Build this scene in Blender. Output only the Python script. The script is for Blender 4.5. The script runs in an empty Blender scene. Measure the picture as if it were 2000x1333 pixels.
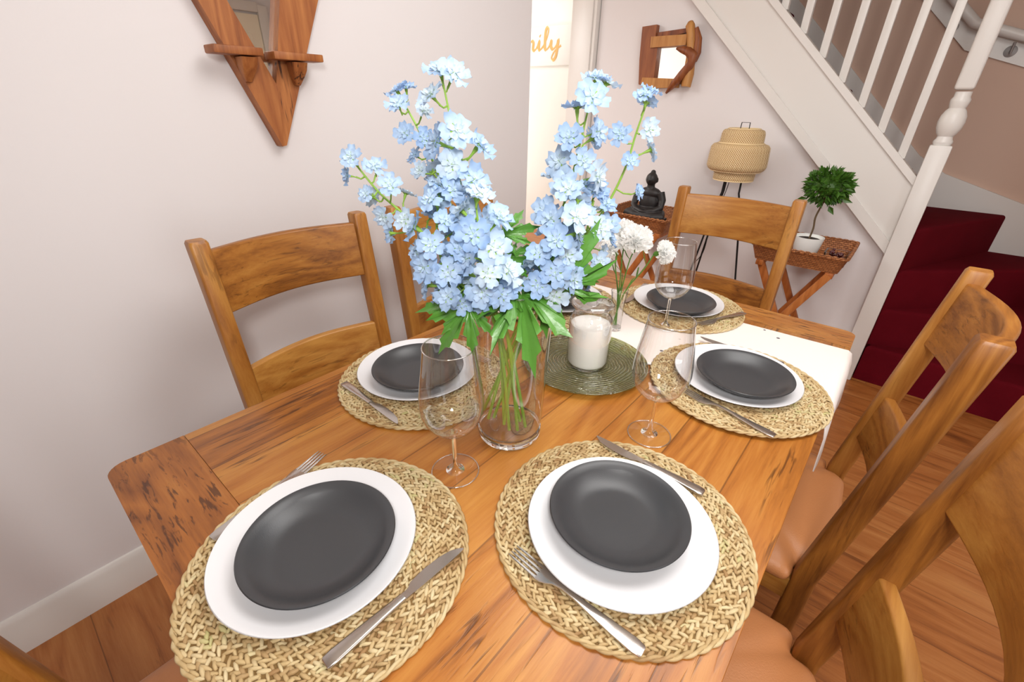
import bpy, bmesh, math, random
from mathutils import Vector, Matrix, noise
PI = math.pi
random.seed(7)
SC = bpy.context.scene
COL = SC.collection
T = 0.77            # table-top height above the floor

# ------------------------------------------------------------------ camera
cd = bpy.data.cameras.new('camera')
cd.sensor_width = 36; cd.lens = 878.1 / 2000 * 36; cd.clip_start = .02
cam = bpy.data.objects.new('camera', cd); COL.objects.link(cam)
_r = Vector((0.76668, 0.64186, 0.01608)); 
yaw, pit, rol = -0.697083, 0.490776, 0.018233
fw = Vector((math.sin(yaw)*math.cos(pit), math.cos(yaw)*math.cos(pit), -math.sin(pit)))
rr = Vector((math.cos(yaw), -math.sin(yaw), 0)); uu = rr.cross(fw)
r2 = rr*math.cos(rol) + uu*math.sin(rol); u2 = -rr*math.sin(rol) + uu*math.cos(rol)
cam.matrix_world = Matrix(((r2.x, u2.x, -fw.x, 0), (r2.y, u2.y, -fw.y, 0), (r2.z, u2.z, -fw.z, T+.5696), (0, 0, 0, 1)))
SC.camera = cam

# ------------------------------------------------------------------ world, light, exposure
vs = SC.view_settings
vs.view_transform = 'Standard'; vs.look = 'None'; vs.gamma = 1; vs.use_curve_mapping = False
vs.exposure = 0.0
w = bpy.data.worlds.new('world'); SC.world = w; w.use_nodes = True
wb = w.node_tree.nodes['Background']; wb.inputs[0].default_value = (.93, .97, 1, 1); wb.inputs[1].default_value = .7
def area(name, loc, target, sx, sy, power, color=(1, 1, 1)):
    l = bpy.data.lights.new(name, 'AREA'); l.shape = 'RECTANGLE'; l.size = sx; l.size_y = sy; l.energy = power; l.color = color
    o = bpy.data.objects.new(name, l); COL.objects.link(o); o.location = loc
    o.rotation_euler = (Vector(target) - Vector(loc)).to_track_quat('-Z', 'Y').to_euler()
    return o
area('window_light', (.55, -2.9, T+.75), (.55, 0, T+.5), 1.7, 1.3, 9, (.95, .98, 1))
area('patio_light', (2.72, .1, T+.35), (0, .1, T+.3), 1.7, 1.9, 24, (.95, .98, 1))
area('flash_light', (.22, -.18, T+.90), (-.75, 1.3, T+.40), .22, .22, 12, (1, .985, .96))
area('overhead_fill_light', (.0, 1.1, T+1.6), (-.25, 1.5, T), 1.3, 1.3, 38, (1, .985, .965))  # soft overhead fill added to brighten the walls, no fixture there
area('hall_fill_light', (-3.0, 1.2, T+1.55), (-3.0, 1.1, T), 1.2, 1.2, 60, (1, 1, 1))  # unseen fill added so the hall reflects bright in the small mirror
area('far_room_fill_light', (-3.3, 3.6, T+1.5), (-3.3, 4.2, T+.3), .9, .7, 7, (1, 1, 1))  # unseen fill added high up to light the far room wall
area('far_wall_fill_light', (-4.55, 3.55, .95), (-3.2, 4.26, .75), .5, 1.1, 24, (1, 1, 1))  # unseen window-like fill added to whiten the lower far wall

# ------------------------------------------------------------------ materials
def newmat(name):
    m = bpy.data.materials.new(name); m.use_nodes = True
    return m, m.node_tree.nodes, m.node_tree.links, m.node_tree.nodes['Principled BSDF']
def srgb(r, g, b):
    f = lambda c: (c/255/12.92) if c/255 <= .04045 else ((c/255+.055)/1.055)**2.4
    return (f(r), f(g), f(b), 1)
def plain(name, col, rough=.5, metal=0, spec=.5, bump=0, bscale=200, sheen=0, coat=0, vary=0):
    m, N, L, b = newmat(name)
    b.inputs['Base Color'].default_value = col; b.inputs['Roughness'].default_value = rough
    b.inputs['Metallic'].default_value = metal; b.inputs['Specular IOR Level'].default_value = spec
    b.inputs['Sheen Weight'].default_value = sheen; b.inputs['Coat Weight'].default_value = coat
    tc = N.new('ShaderNodeTexCoord')
    if bump:
        n = N.new('ShaderNodeTexNoise'); n.inputs['Scale'].default_value = bscale; n.inputs['Detail'].default_value = 4
        L.new(tc.outputs['Object'], n.inputs['Vector'])
        bp = N.new('ShaderNodeBump'); bp.inputs['Strength'].default_value = bump; bp.inputs['Distance'].default_value = .002
        L.new(n.outputs['Fac'], bp.inputs['Height']); L.new(bp.outputs['Normal'], b.inputs['Normal'])
    if vary:
        n2 = N.new('ShaderNodeTexNoise'); n2.inputs['Scale'].default_value = 6; n2.inputs['Detail'].default_value = 5
        L.new(tc.outputs['Object'], n2.inputs['Vector'])
        mx = N.new('ShaderNodeMix'); mx.data_type = 'RGBA'
        mx.inputs['A'].default_value = [c*(1-vary) for c in col[:3]]+[1]; mx.inputs['B'].default_value = [min(1, c*(1+vary)) for c in col[:3]]+[1]
        L.new(n2.outputs['Fac'], mx.inputs['Factor']); L.new(mx.outputs['Result'], b.inputs['Base Color'])
    return m
def math_(N, L, op, a, b=None, c=None):
    n = N.new('ShaderNodeMath'); n.operation = op
    for i, v in enumerate((a, b, c)):
        if v is None: continue
        if isinstance(v, (int, float)): n.inputs[i].default_value = v
        else: L.new(v, n.inputs[i])
    return n.outputs[0]
def ramp(N, L, fac, stops):
    r = N.new('ShaderNodeValToRGB'); e = r.color_ramp.elements
    while len(e) < len(stops): e.new(.5)
    for el, (p, c) in zip(e, stops): el.position = p; el.color = c if len(c) == 4 else (*c, 1)
    L.new(fac, r.inputs[0]); return r.outputs[0]
def wood(name, axis, c_dark, c_mid, c_light, rough=.4, plank=None, plank_axis=0, plank_len=None, crack=.5, knots=True, scale=1.0, gap=False, offs=0.0, coat=0.0, ckt=(.56, .66), ckc=(.52, .60), cks=(9, 110)):
    """grain runs along `axis` (0,1,2) of the object; planks of width `plank` lie side by side along plank_axis"""
    m, N, L, b = newmat(name)
    tc = N.new('ShaderNodeTexCoord'); oi = N.new('ShaderNodeObjectInfo')
    sep = N.new('ShaderNodeSeparateXYZ'); L.new(tc.outputs['Object'], sep.inputs[0])
    val = oi.outputs['Random']; seam = None
    comb0 = tc.outputs['Object']
    if plank:
        t = math_(N, L, 'DIVIDE', math_(N, L, 'ADD', sep.outputs[plank_axis], offs), plank)
        idx = math_(N, L, 'FLOOR', t); fr = math_(N, L, 'FRACT', t)
        wn = N.new('ShaderNodeTexWhiteNoise'); wn.noise_dimensions = '1D'; L.new(idx, wn.inputs['W'])
        val = wn.outputs['Value']
        ed = math_(N, L, 'MINIMUM', fr, math_(N, L, 'SUBTRACT', 1, fr))
        seam = math_(N, L, 'LESS_THAN', ed, .0013/plank)
        if plank_len:
            t2 = math_(N, L, 'DIVIDE', math_(N, L, 'ADD', sep.outputs[axis], math_(N, L, 'MULTIPLY', val, plank_len*3)), plank_len)
            i2 = math_(N, L, 'FLOOR', t2); f2 = math_(N, L, 'FRACT', t2)
            wn2 = N.new('ShaderNodeTexWhiteNoise'); wn2.noise_dimensions = '2D'
            cv = N.new('ShaderNodeCombineXYZ'); L.new(idx, cv.inputs[0]); L.new(i2, cv.inputs[1]); L.new(cv.outputs[0], wn2.inputs['Vector'])
            val = wn2.outputs['Value']
            e2 = math_(N, L, 'MINIMUM', f2, math_(N, L, 'SUBTRACT', 1, f2))
            seam = math_(N, L, 'MAXIMUM', seam, math_(N, L, 'LESS_THAN', e2, .0013/plank_len))
    off = N.new('ShaderNodeCombineXYZ')
    for i, k in enumerate((13.1, 7.7, 21.3)): L.new(math_(N, L, 'MULTIPLY', val, k), off.inputs[i])
    add = N.new('ShaderNodeVectorMath'); add.operation = 'ADD'; L.new(comb0, add.inputs[0]); L.new(off.outputs[0], add.inputs[1])
    def mapped(s_along, s_across):
        mp = N.new('ShaderNodeMapping'); s = [s_across*scale]*3; s[axis] = s_along*scale
        mp.inputs['Scale'].default_value = s; L.new(add.outputs[0], mp.inputs['Vector']); return mp.outputs[0]
    def noi(vec, detail=3, dist=0, rough_=.5):
        n = N.new('ShaderNodeTexNoise'); n.inputs['Scale'].default_value = 1; n.inputs['Detail'].default_value = detail
        n.inputs['Distortion'].default_value = dist; n.inputs['Roughness'].default_value = rough_
        L.new(vec, n.inputs['Vector']); return n.outputs['Fac']
    broad = noi(mapped(1.3, 9), 3, 1.2)
    rings = math_(N, L, 'FRACT', math_(N, L, 'MULTIPLY', noi(mapped(1.0, 7), 2, .5), 9))
    rings = math_(N, L, 'ABSOLUTE', math_(N, L, 'SUBTRACT', rings, .5))
    fine = noi(mapped(10, 160), 4, .3, .7)
    f = math_(N, L, 'ADD', math_(N, L, 'MULTIPLY', broad, .55), math_(N, L, 'MULTIPLY', rings, .35))
    f = math_(N, L, 'ADD', f, math_(N, L, 'MULTIPLY', fine, .38))
    f = math_(N, L, 'ADD', f, math_(N, L, 'MULTIPLY', math_(N, L, 'SUBTRACT', val, .5), .20))
    col = ramp(N, L, f, [(.28, c_dark), (.52, c_mid), (.80, c_light)])
    # dark open-grain cracks
    ck = noi(mapped(*cks), 3, .6, .6); ckb = noi(mapped(2.0, 6), 2, .5)
    cm = math_(N, L, 'MULTIPLY', math_(N, L, 'GREATER_THAN', ck, .60), math_(N, L, 'GREATER_THAN', ckb, .55))
    sm = N.new('ShaderNodeMapRange'); sm.inputs['From Min'].default_value = ckt[0]; sm.inputs['From Max'].default_value = ckt[1]; L.new(ck, sm.inputs['Value'])
    sm2 = N.new('ShaderNodeMapRange'); sm2.inputs['From Min'].default_value = ckc[0]; sm2.inputs['From Max'].default_value = ckc[1]; L.new(ckb, sm2.inputs['Value'])
    cm = math_(N, L, 'MULTIPLY', math_(N, L, 'MULTIPLY', sm.outputs[0], sm2.outputs[0]), crack)
    if knots:
        kn = N.new('ShaderNodeTexVoronoi'); kn.inputs['Scale'].default_value = 1; L.new(mapped(2.2, 5.5), kn.inputs['Vector'])
        kd = math_(N, L, 'ADD', kn.outputs['Distance'], math_(N, L, 'MULTIPLY', fine, .06))
        km = N.new('ShaderNodeMapRange'); km.inputs['From Min'].default_value = .11; km.inputs['From Max'].default_value = .05; L.new(kd, km.inputs['Value'])
        cm = math_(N, L, 'MAXIMUM', cm, math_(N, L, 'MULTIPLY', km.outputs[0], crack))
    if seam is not None: cm = math_(N, L, 'MAXIMUM', cm, math_(N, L, 'MULTIPLY', seam, .5))
    mx = N.new('ShaderNodeMix'); mx.data_type = 'RGBA'; L.new(cm, mx.inputs['Factor']); L.new(col, mx.inputs['A'])
    mx.inputs['B'].default_value = (c_dark[0]*.25, c_dark[1]*.2, c_dark[2]*.2, 1)
    L.new(mx.outputs['Result'], b.inputs['Base Color'])
    b.inputs['Roughness'].default_value = rough; b.inputs['Coat Weight'].default_value = coat; b.inputs['Coat Roughness'].default_value = .25
    bp = N.new('ShaderNodeBump'); bp.inputs['Strength'].default_value = .25; bp.inputs['Distance'].default_value = .001
    L.new(math_(N, L, 'SUBTRACT', fine, math_(N, L, 'MULTIPLY', cm, 1.5)), bp.inputs['Height']); L.new(bp.outputs['Normal'], b.inputs['Normal'])
    return m
OAK = (srgb(110, 60, 20), srgb(166, 102, 38), srgb(192, 134, 62))
CH = (srgb(110, 62, 20), srgb(160, 102, 40), srgb(190, 136, 64))
M = {}
M['wall'] = plain('wall_paint', srgb(229, 224, 224), .85, spec=.2, bump=.08, bscale=120)
M['wall_hall'] = plain('white_wall_paint', srgb(240, 238, 230), .85, spec=.2, bump=.05)
M['wall_stair'] = plain('stair_wall_paint', srgb(216, 186, 168), .85, spec=.2, bump=.08, bscale=120)
M['ceiling'] = plain('ceiling_paint', srgb(245, 240, 228), .9, spec=.1, bump=.05)
M['gloss_white'] = plain('white_gloss_paint', srgb(228, 224, 219), .35, bump=.03, bscale=60)
M['carpet'] = plain('red_carpet', srgb(98, 15, 26), .95, spec=.05, bump=.9, bscale=500, vary=.25)
M['floor'] = wood('laminate_floor', 0, srgb(116, 64, 28), srgb(166, 100, 48), srgb(188, 126, 70), .38, plank=.19, plank_axis=1, plank_len=1.3, crack=.35, coat=.0)
M['table_y'] = wood('table_oak_lengthwise', 1, *OAK, rough=.36, plank=.1138, plank_axis=0, offs=.89, crack=.72)
M['table_x'] = wood('table_oak_crosswise', 0, srgb(110, 60, 22), srgb(156, 94, 38), srgb(182, 124, 60), rough=.36, crack=.75, cks=(20, 130), ckt=(.55, .62), ckc=(.40, .50))
M['oak_x'] = wood('chair_oak_x', 0, *CH, crack=.45)
M['oak_y'] = wood('chair_oak_y', 1, *CH, crack=.45)
M['oak_z'] = wood('chair_oak_z', 2, *CH, crack=.35, knots=False)
M['stand_z'] = wood('tray_stand_wood', 2, srgb(120, 60, 24), srgb(170, 96, 44), srgb(196, 124, 66), crack=.3, knots=False)
M['mirror_wood'] = wood('reclaimed_wood', 2, srgb(96, 48, 20), srgb(150, 86, 40), srgb(184, 118, 62), .55, crack=.9)
M['drift_dark'] = wood('driftwood_dark', 2, srgb(74, 34, 14), srgb(122, 62, 28), srgb(156, 90, 44), .5, crack=.6)
M['drift_light'] = wood('driftwood_light', 2, srgb(130, 80, 34), srgb(178, 120, 58), srgb(200, 146, 82), .5, crack=.4)
M['leather'] = plain('tan_leather', srgb(196, 130, 80), .42, bump=.25, bscale=350, vary=.08)
M['white_plate'] = plain('white_glaze', srgb(225, 225, 228), .28, coat=.2)
M['black_plate'] = plain('charcoal_matt_glaze', srgb(60, 61, 64), .34, bump=.1, bscale=900, vary=.06)
M['steel'] = plain('brushed_steel', srgb(205, 200, 196), .24, metal=1)
M['black_metal'] = plain('black_metal', srgb(22, 20, 20), .4, metal=.3)
M['cable'] = plain('black_cable', srgb(26, 24, 24), .6)
M['stone_black'] = plain('black_resin', srgb(34, 30, 30), .5, bump=.3, bscale=90, vary=.2)
M['pot'] = plain('white_ceramic_pot', srgb(240, 240, 236), .35)
M['soil'] = plain('dark_soil', srgb(40, 28, 20), .95, bump=1, bscale=200)
M['trunk'] = plain('bark', srgb(96, 76, 52), .8, bump=.6, bscale=150, vary=.3)
M['bay_leaf'] = plain('bay_leaf', srgb(64, 104, 30), .4, vary=.45)
M['wax'] = plain('white_wax', srgb(255, 253, 248), .45)
M['stem'] = plain('green_stem', srgb(140, 178, 66), .5, vary=.2)
M['leaf'] = plain('lobed_leaf', srgb(84, 138, 50), .34, bump=.4, bscale=120, vary=.3)
M['carnation'] = plain('white_petal', srgb(252, 252, 250), .6)
M['bud_green'] = plain('calyx_green', srgb(86, 132, 48), .55, vary=.2)
M['canvas'] = plain('white_canvas', srgb(240, 238, 232), .8, bump=.2, bscale=400)
M['gold'] = plain('gold_lettering', srgb(222, 178, 112), .4, metal=.2)
M['mirror'] = plain('mirror_glass', (.93, .92, .88, 1), .015, metal=1)
M['beads'] = plain('dark_red_beads', srgb(84, 22, 26), .12, coat=.6)
M['dark_fabric'] = plain('grey_lining', srgb(78, 84, 96), .9)
M['dull_metal'] = plain('dull_metal', srgb(150, 146, 144), .45, metal=.5)
M['cream'] = plain('cream_door_paint', srgb(250, 240, 218), .5)
M['chrome'] = plain('chrome', srgb(220, 220, 220), .1, metal=1)

def thin_glass(name, tint=(1, 1, 1), base=.05, power=3.2, edge=.75, glow=1.0):
    m, N, L, b = newmat(name); N.remove(b)
    out = [n for n in N if n.type == 'OUTPUT_MATERIAL'][0]
    tr = N.new('ShaderNodeBsdfTransparent'); gl = N.new('ShaderNodeBsdfGlossy'); gl.inputs['Roughness'].default_value = .01
    lw = N.new('ShaderNodeLayerWeight'); lw.inputs['Blend'].default_value = .5
    p = math_(N, L, 'POWER', lw.outputs['Facing'], power)
    fac = math_(N, L, 'MULTIPLY_ADD', p, edge, base)
    tr.inputs['Color'].default_value = (*tint, 1)
    mx = N.new('ShaderNodeMixShader'); L.new(fac, mx.inputs[0]); L.new(tr.outputs[0], mx.inputs[1]); L.new(gl.outputs[0], mx.inputs[2])
    L.new(mx.outputs[0], out.inputs['Surface']); return m
M['glass'] = thin_glass('thin_clear_glass', (.975, .975, .975), .045, 1.7, .93)
M['glass_rim'] = thin_glass('glass_rim', (.99, .99, .99), .26, 1.2, .65)
M['glass_foot'] = thin_glass('foot_glass', (.985, .985, .985), .012, 3, .8)
M['glass_vase'] = thin_glass('vase_glass', (.97, .972, .972), .085, 1.45, .9)
m, N, L, b = newmat('solid_clear_glass'); b.inputs['Transmission Weight'].default_value = 1; b.inputs['Roughness'].default_value = 0; b.inputs['IOR'].default_value = 1.46
b.inputs['Base Color'].default_value = (.97, .985, .98, 1); M['solid_glass'] = m
# smoky green charger: swirl-ribbed glass
m, N, L, b = newmat('smoky_green_glass'); N.remove(b)
out = [n for n in N if n.type == 'OUTPUT_MATERIAL'][0]
tc = N.new('ShaderNodeTexCoord'); sp = N.new('ShaderNodeSeparateXYZ'); L.new(tc.outputs['Object'], sp.inputs[0])
rad = math_(N, L, 'SQRT', math_(N, L, 'ADD', math_(N, L, 'POWER', sp.outputs[0], 2), math_(N, L, 'POWER', sp.outputs[1], 2)))
nz = N.new('ShaderNodeTexNoise'); nz.inputs['Scale'].default_value = 9; nz.inputs['Detail'].default_value = 4; L.new(tc.outputs['Object'], nz.inputs['Vector'])
sw = math_(N, L, 'SINE', math_(N, L, 'MULTIPLY', math_(N, L, 'ADD', rad, math_(N, L, 'MULTIPLY', nz.outputs['Fac'], .05)), 800))
bp = N.new('ShaderNodeBump'); bp.inputs['Strength'].default_value = .9; bp.inputs['Distance'].default_value = .002; L.new(sw, bp.inputs['Height'])
tr = N.new('ShaderNodeBsdfTransparent'); gl = N.new('ShaderNodeBsdfGlossy'); gl.inputs['Roughness'].default_value = .08; L.new(bp.outputs['Normal'], gl.inputs['Normal'])
c = ramp(N, L, sw, [(0, (.62, .68, .36)), (.5, (.84, .87, .62)), (1, (.94, .96, .80))]); L.new(c, tr.inputs['Color'])
lw = N.new('ShaderNodeLayerWeight'); lw.inputs['Blend'].default_value = .5; L.new(bp.outputs['Normal'], lw.inputs['Normal'])
mx = N.new('ShaderNodeMixShader'); L.new(math_(N, L, 'MULTIPLY_ADD', math_(N, L, 'POWER', lw.outputs['Facing'], 1.6), .75, .06), mx.inputs[0]); L.new(tr.outputs[0], mx.inputs[1]); L.new(gl.outputs[0], mx.inputs[2])
df = N.new('ShaderNodeBsdfDiffuse'); c2 = ramp(N, L, sw, [(0, srgb(96, 100, 66)), (.6, srgb(176, 182, 138)), (1, srgb(206, 210, 176))]); L.new(c2, df.inputs['Color'])  # pale green diffuse colour stands in for pale reflections in the glass
mx2 = N.new('ShaderNodeMixShader'); mx2.inputs[0].default_value = .12; L.new(mx.outputs[0], mx2.inputs[1]); L.new(df.outputs[0], mx2.inputs[2])
L.new(mx2.outputs[0], out.inputs['Surface']); M['green_glass'] = m
# blue delphinium petals: paler toward the heart and on some florets
m, N, L, b = newmat('blue_petal')
tc = N.new('ShaderNodeTexCoord'); oi = N.new('ShaderNodeObjectInfo')
ln = N.new('ShaderNodeVectorMath'); ln.operation = 'LENGTH'; L.new(tc.outputs['Object'], ln.inputs[0])
nz = N.new('ShaderNodeTexNoise'); nz.inputs['Scale'].default_value = 90; L.new(tc.outputs['Object'], nz.inputs['Vector'])
f = math_(N, L, 'ADD', math_(N, L, 'MULTIPLY', ln.outputs['Value'], 28), math_(N, L, 'MULTIPLY', nz.outputs['Fac'], .35))
f = math_(N, L, 'ADD', f, math_(N, L, 'MULTIPLY', math_(N, L, 'SUBTRACT', oi.outputs['Random'], .5), .55))
c = ramp(N, L, f, [(.15, srgb(212, 226, 234)), (.5, srgb(190, 212, 236)), (1.0, srgb(152, 184, 226))])
L.new(c, b.inputs['Base Color']); b.inputs['Roughness'].default_value = .6
b.inputs['Subsurface Weight'].default_value = 0
tl = N.new('ShaderNodeBsdfTranslucent'); L.new(c, tl.inputs['Color']); mxs = N.new('ShaderNodeMixShader'); mxs.inputs[0].default_value = .3
out = [n for n in N if n.type == 'OUTPUT_MATERIAL'][0]; L.new(b.outputs[0], mxs.inputs[1]); L.new(tl.outputs[0], mxs.inputs[2]); L.new(mxs.outputs[0], out.inputs['Surface'])
M['petal'] = m
m, N, L, b = newmat('white_carnation'); b.inputs['Base Color'].default_value = (1, 1, .99, 1); b.inputs['Roughness'].default_value = .7
tl = N.new('ShaderNodeBsdfTranslucent'); tl.inputs['Color'].default_value = (1, 1, .99, 1); mxs = N.new('ShaderNodeMixShader'); mxs.inputs[0].default_value = .5
out = [n for n in N if n.type == 'OUTPUT_MATERIAL'][0]; L.new(b.outputs[0], mxs.inputs[1]); L.new(tl.outputs[0], mxs.inputs[2]); L.new(mxs.outputs[0], out.inputs['Surface'])
M['carnation'] = m
# seagrass with per-strand colour
m, N, L, b = newmat('woven_seagrass')
at = N.new('ShaderNodeAttribute'); at.attribute_name = 'strand'
nz = N.new('ShaderNodeTexNoise'); nz.inputs['Scale'].default_value = 7; nz.inputs['Detail'].default_value = 2
tc = N.new('ShaderNodeTexCoord'); oi = N.new('ShaderNodeObjectInfo')
va = N.new('ShaderNodeVectorMath'); va.operation = 'ADD'; L.new(tc.outputs['Object'], va.inputs[0]); L.new(oi.outputs['Random'], va.inputs[1]); L.new(va.outputs[0], nz.inputs['Vector'])
f = math_(N, L, 'ADD', math_(N, L, 'MULTIPLY', at.outputs['Fac'], .75), math_(N, L, 'MULTIPLY', math_(N, L, 'SUBTRACT', nz.outputs['Fac'], .5), .9))
c = ramp(N, L, f, [(0, srgb(150, 116, 74)), (.3, srgb(186, 160, 114)), (.6, srgb(206, 188, 148)), (.8, srgb(176, 168, 112)), (1, srgb(222, 208, 172))])
L.new(c, b.inputs['Base Color']); b.inputs['Roughness'].default_value = .7; M['seagrass'] = m
M['seagrass_dark'] = plain('seagrass_backing', srgb(120, 92, 50), .9)
# wicker
def wicker(name, c1, c2, cm_, sx=55, sy=110):
    m, N, L, b = newmat(name)
    tc = N.new('ShaderNodeTexCoord'); sp = N.new('ShaderNodeSeparateXYZ'); L.new(tc.outputs['Object'], sp.inputs[0])
    cx = N.new('ShaderNodeCombineXYZ'); L.new(math_(N, L, 'ADD', sp.outputs[0], sp.outputs[1]), cx.inputs[0]); L.new(sp.outputs[2], cx.inputs[1])
    br = N.new('ShaderNodeTexBrick'); br.inputs['Scale'].default_value = 1
    br.inputs['Brick Width'].default_value = 1/sx; br.inputs['Row Height'].default_value = 1/sy; br.inputs['Mortar Size'].default_value = .0012; br.inputs['Mortar Smooth'].default_value = 1
    br.inputs['Color1'].default_value = c1; br.inputs['Color2'].default_value = c2; br.inputs['Mortar'].default_value = cm_
    L.new(cx.outputs[0], br.inputs['Vector']); L.new(br.outputs['Color'], b.inputs['Base Color'])
    bp = N.new('ShaderNodeBump'); bp.inputs['Strength'].default_value = .9; bp.inputs['Distance'].default_value = .003; bp.invert = True
    L.new(br.outputs['Fac'], bp.inputs['Height']); L.new(bp.outputs['Normal'], b.inputs['Normal']); b.inputs['Roughness'].default_value = .55
    return m
M['wicker'] = wicker('brown_wicker', srgb(182, 116, 66), srgb(150, 90, 48), srgb(92, 48, 24))
M['bamboo'] = plain('bamboo_strip', srgb(240, 214, 166), .55, vary=.10)
M['bamboo_in'] = plain('bamboo_liner', srgb(172, 126, 70), .8)
# table runner with small scattered printed marks
m, N, L, b = newmat('runner_linen')
tc = N.new('ShaderNodeTexCoord'); vo = N.new('ShaderNodeTexVoronoi'); vo.inputs['Scale'].default_value = 22; L.new(tc.outputs['Object'], vo.inputs['Vector'])
n1 = N.new('ShaderNodeTexNoise'); n1.inputs['Scale'].default_value = 5; L.new(tc.outputs['Object'], n1.inputs['Vector'])
mk = math_(N, L, 'MULTIPLY', math_(N, L, 'LESS_THAN', vo.outputs['Distance'], .10), math_(N, L, 'GREATER_THAN', n1.outputs['Fac'], .46))
mx = N.new('ShaderNodeMix'); mx.data_type = 'RGBA'; mx.inputs['A'].default_value = srgb(240, 230, 224); mx.inputs['B'].default_value = srgb(96, 90, 96); L.new(mk, mx.inputs['Factor'])
L.new(mx.outputs['Result'], b.inputs['Base Color']); b.inputs['Roughness'].default_value = .9
wv = N.new('ShaderNodeTexWave'); wv.inputs['Scale'].default_value = 60; wv.bands_direction = 'Y'; L.new(tc.outputs['Object'], wv.inputs['Vector'])
bp = N.new('ShaderNodeBump'); bp.inputs['Strength'].default_value = .3; bp.inputs['Distance'].default_value = .001; L.new(wv.outputs['Fac'], bp.inputs['Height']); L.new(bp.outputs['Normal'], b.inputs['Normal'])
M['runner'] = m

# ------------------------------------------------------------------ mesh helpers
class MB:
    def __init__(s): s.bm = bmesh.new(); s.mi = 0
    def _tag(s, faces):
        for f in faces: f.material_index = s.mi
    def box(s, c, d, bev=0, seg=2, rot=None):
        g = bmesh.ops.create_cube(s.bm, size=1); vs_ = g['verts']
        for v in vs_: v.co = Vector((v.co.x*d[0], v.co.y*d[1], v.co.z*d[2]))
        if bev:
            ed = list({e for v in vs_ for e in v.link_edges})
            r = bmesh.ops.bevel(s.bm, geom=ed, offset=bev, segments=seg, affect='EDGES', profile=.5)
            vs_ = list({v for f in r['faces'] for v in f.verts} | {v for v in vs_ if v.is_valid})
        mat = (rot.to_4x4() if rot is not None else Matrix.Identity(4)); mat = Matrix.Translation(c) @ mat
        for v in vs_: v.co = mat @ v.co
        s._tag({f for v in vs_ for f in v.link_faces}); return s
    def loft(s, rings, close=True, caps=True):
        R = [[s.bm.verts.new(p) for p in r] for r in rings]; n = len(R[0]); fs = []
        for a, b_ in zip(R, R[1:]):
            for i in range(n if close else n-1):
                j = (i+1) % n; fs.append(s.bm.faces.new((a[i], a[j], b_[j], b_[i])))
        if caps and close:
            fs.append(s.bm.faces.new(list(reversed(R[0])))); fs.append(s.bm.faces.new(R[-1]))
        s._tag(fs); return s
    def tube(s, pts, r, n=8, caps=True, flat=1.0, upv=None):
        pts = [Vector(p) for p in pts]; k = len(pts); rad = r if isinstance(r, (list, tuple)) else [r]*k
        rings = []; prev = upv or Vector((0.123, 0.31, .94))
        for i, p in enumerate(pts):
            d = (pts[min(i+1, k-1)] - pts[max(i-1, 0)]).normalized()
            a = prev - d*prev.dot(d)
            if a.length < 1e-4: a = d.orthogonal()
            a.normalize(); c = d.cross(a); prev = a
            rings.append([p + (c*math.cos(2*PI*j/n) + a*math.sin(2*PI*j/n)*flat)*rad[i] for j in range(n)])
        return s.loft(rings, True, caps)
    def lathe(s, prof, n=48, c=(0, 0, 0), caps=False):
        c = Vector(c); rings = [[c+Vector((r*math.cos(2*PI*j/n), r*math.sin(2*PI*j/n), z)) for j in range(n)] for r, z in prof]
        return s.loft(rings, True, caps)
    def prism(s, outline, z0, z1):
        return s.loft([[Vector((x, y, z0)) for x, y in outline], [Vector((x, y, z1)) for x, y in outline]])
    def ell(s, c, r, rot=None, u=8, v=6):
        g = bmesh.ops.create_uvsphere(s.bm, u_segments=u, v_segments=v, radius=1)
        mt = Matrix.Translation(c) @ (rot.to_4x4() if rot is not None else Matrix.Identity(4)) @ Matrix.Diagonal((*r, 1))
        for q in g['verts']: q.co = mt @ q.co
        s._tag({f for q in g['verts'] for f in q.link_faces}); return s
    def build(s, name, mats, parent=None, smooth=40, bevel=0, recalc=True):
        if bevel:
            ed = [e for e in s.bm.edges if len(e.link_faces) == 2 and e.calc_face_angle(0) > .6]
            bmesh.ops.bevel(s.bm, geom=ed, offset=bevel, segments=2, affect='EDGES', profile=.5)
        if recalc: bmesh.ops.recalc_face_normals(s.bm, faces=s.bm.faces)
        me = bpy.data.meshes.new(name); s.bm.to_mesh(me); s.bm.free()
        if not isinstance(mats, (list, tuple)): mats = [mats]
        for m_ in mats: me.materials.append(m_)
        if smooth:
            me.polygons.foreach_set('use_smooth', [True]*len(me.polygons)); me.set_sharp_from_angle(angle=math.radians(smooth))
        o = bpy.data.objects.new(name, me); COL.objects.link(o)
        if parent: o.parent = parent
        return o
def rrect(w_, d_, r, n=3):
    """rounded rectangle outline, w_ along a, d_ along b"""
    out = []
    for cx, cy, a0 in ((w_/2-r, d_/2-r, 0), (-w_/2+r, d_/2-r, 90), (-w_/2+r, -d_/2+r, 180), (w_/2-r, -d_/2+r, 270)):
        for k in range(n+1):
            a = math.radians(a0+90*k/n); out.append((cx+r*math.cos(a), cy+r*math.sin(a)))
    return out
def thing(name, label, cat, loc=(0, 0, 0), rotz=0, group=None):
    o = bpy.data.objects.new(name, None); COL.objects.link(o); o.empty_display_size = .05
    o.location = loc; o.rotation_euler = (0, 0, rotz); return tag(o, label, cat, group)
def tag(o, label, cat, group=None, kind=None):
    o['label'] = label; o['category'] = cat
    if group: o['group'] = group
    if kind: o['kind'] = kind
    return o
def struct(o): o['kind'] = 'structure'; return o
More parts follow.
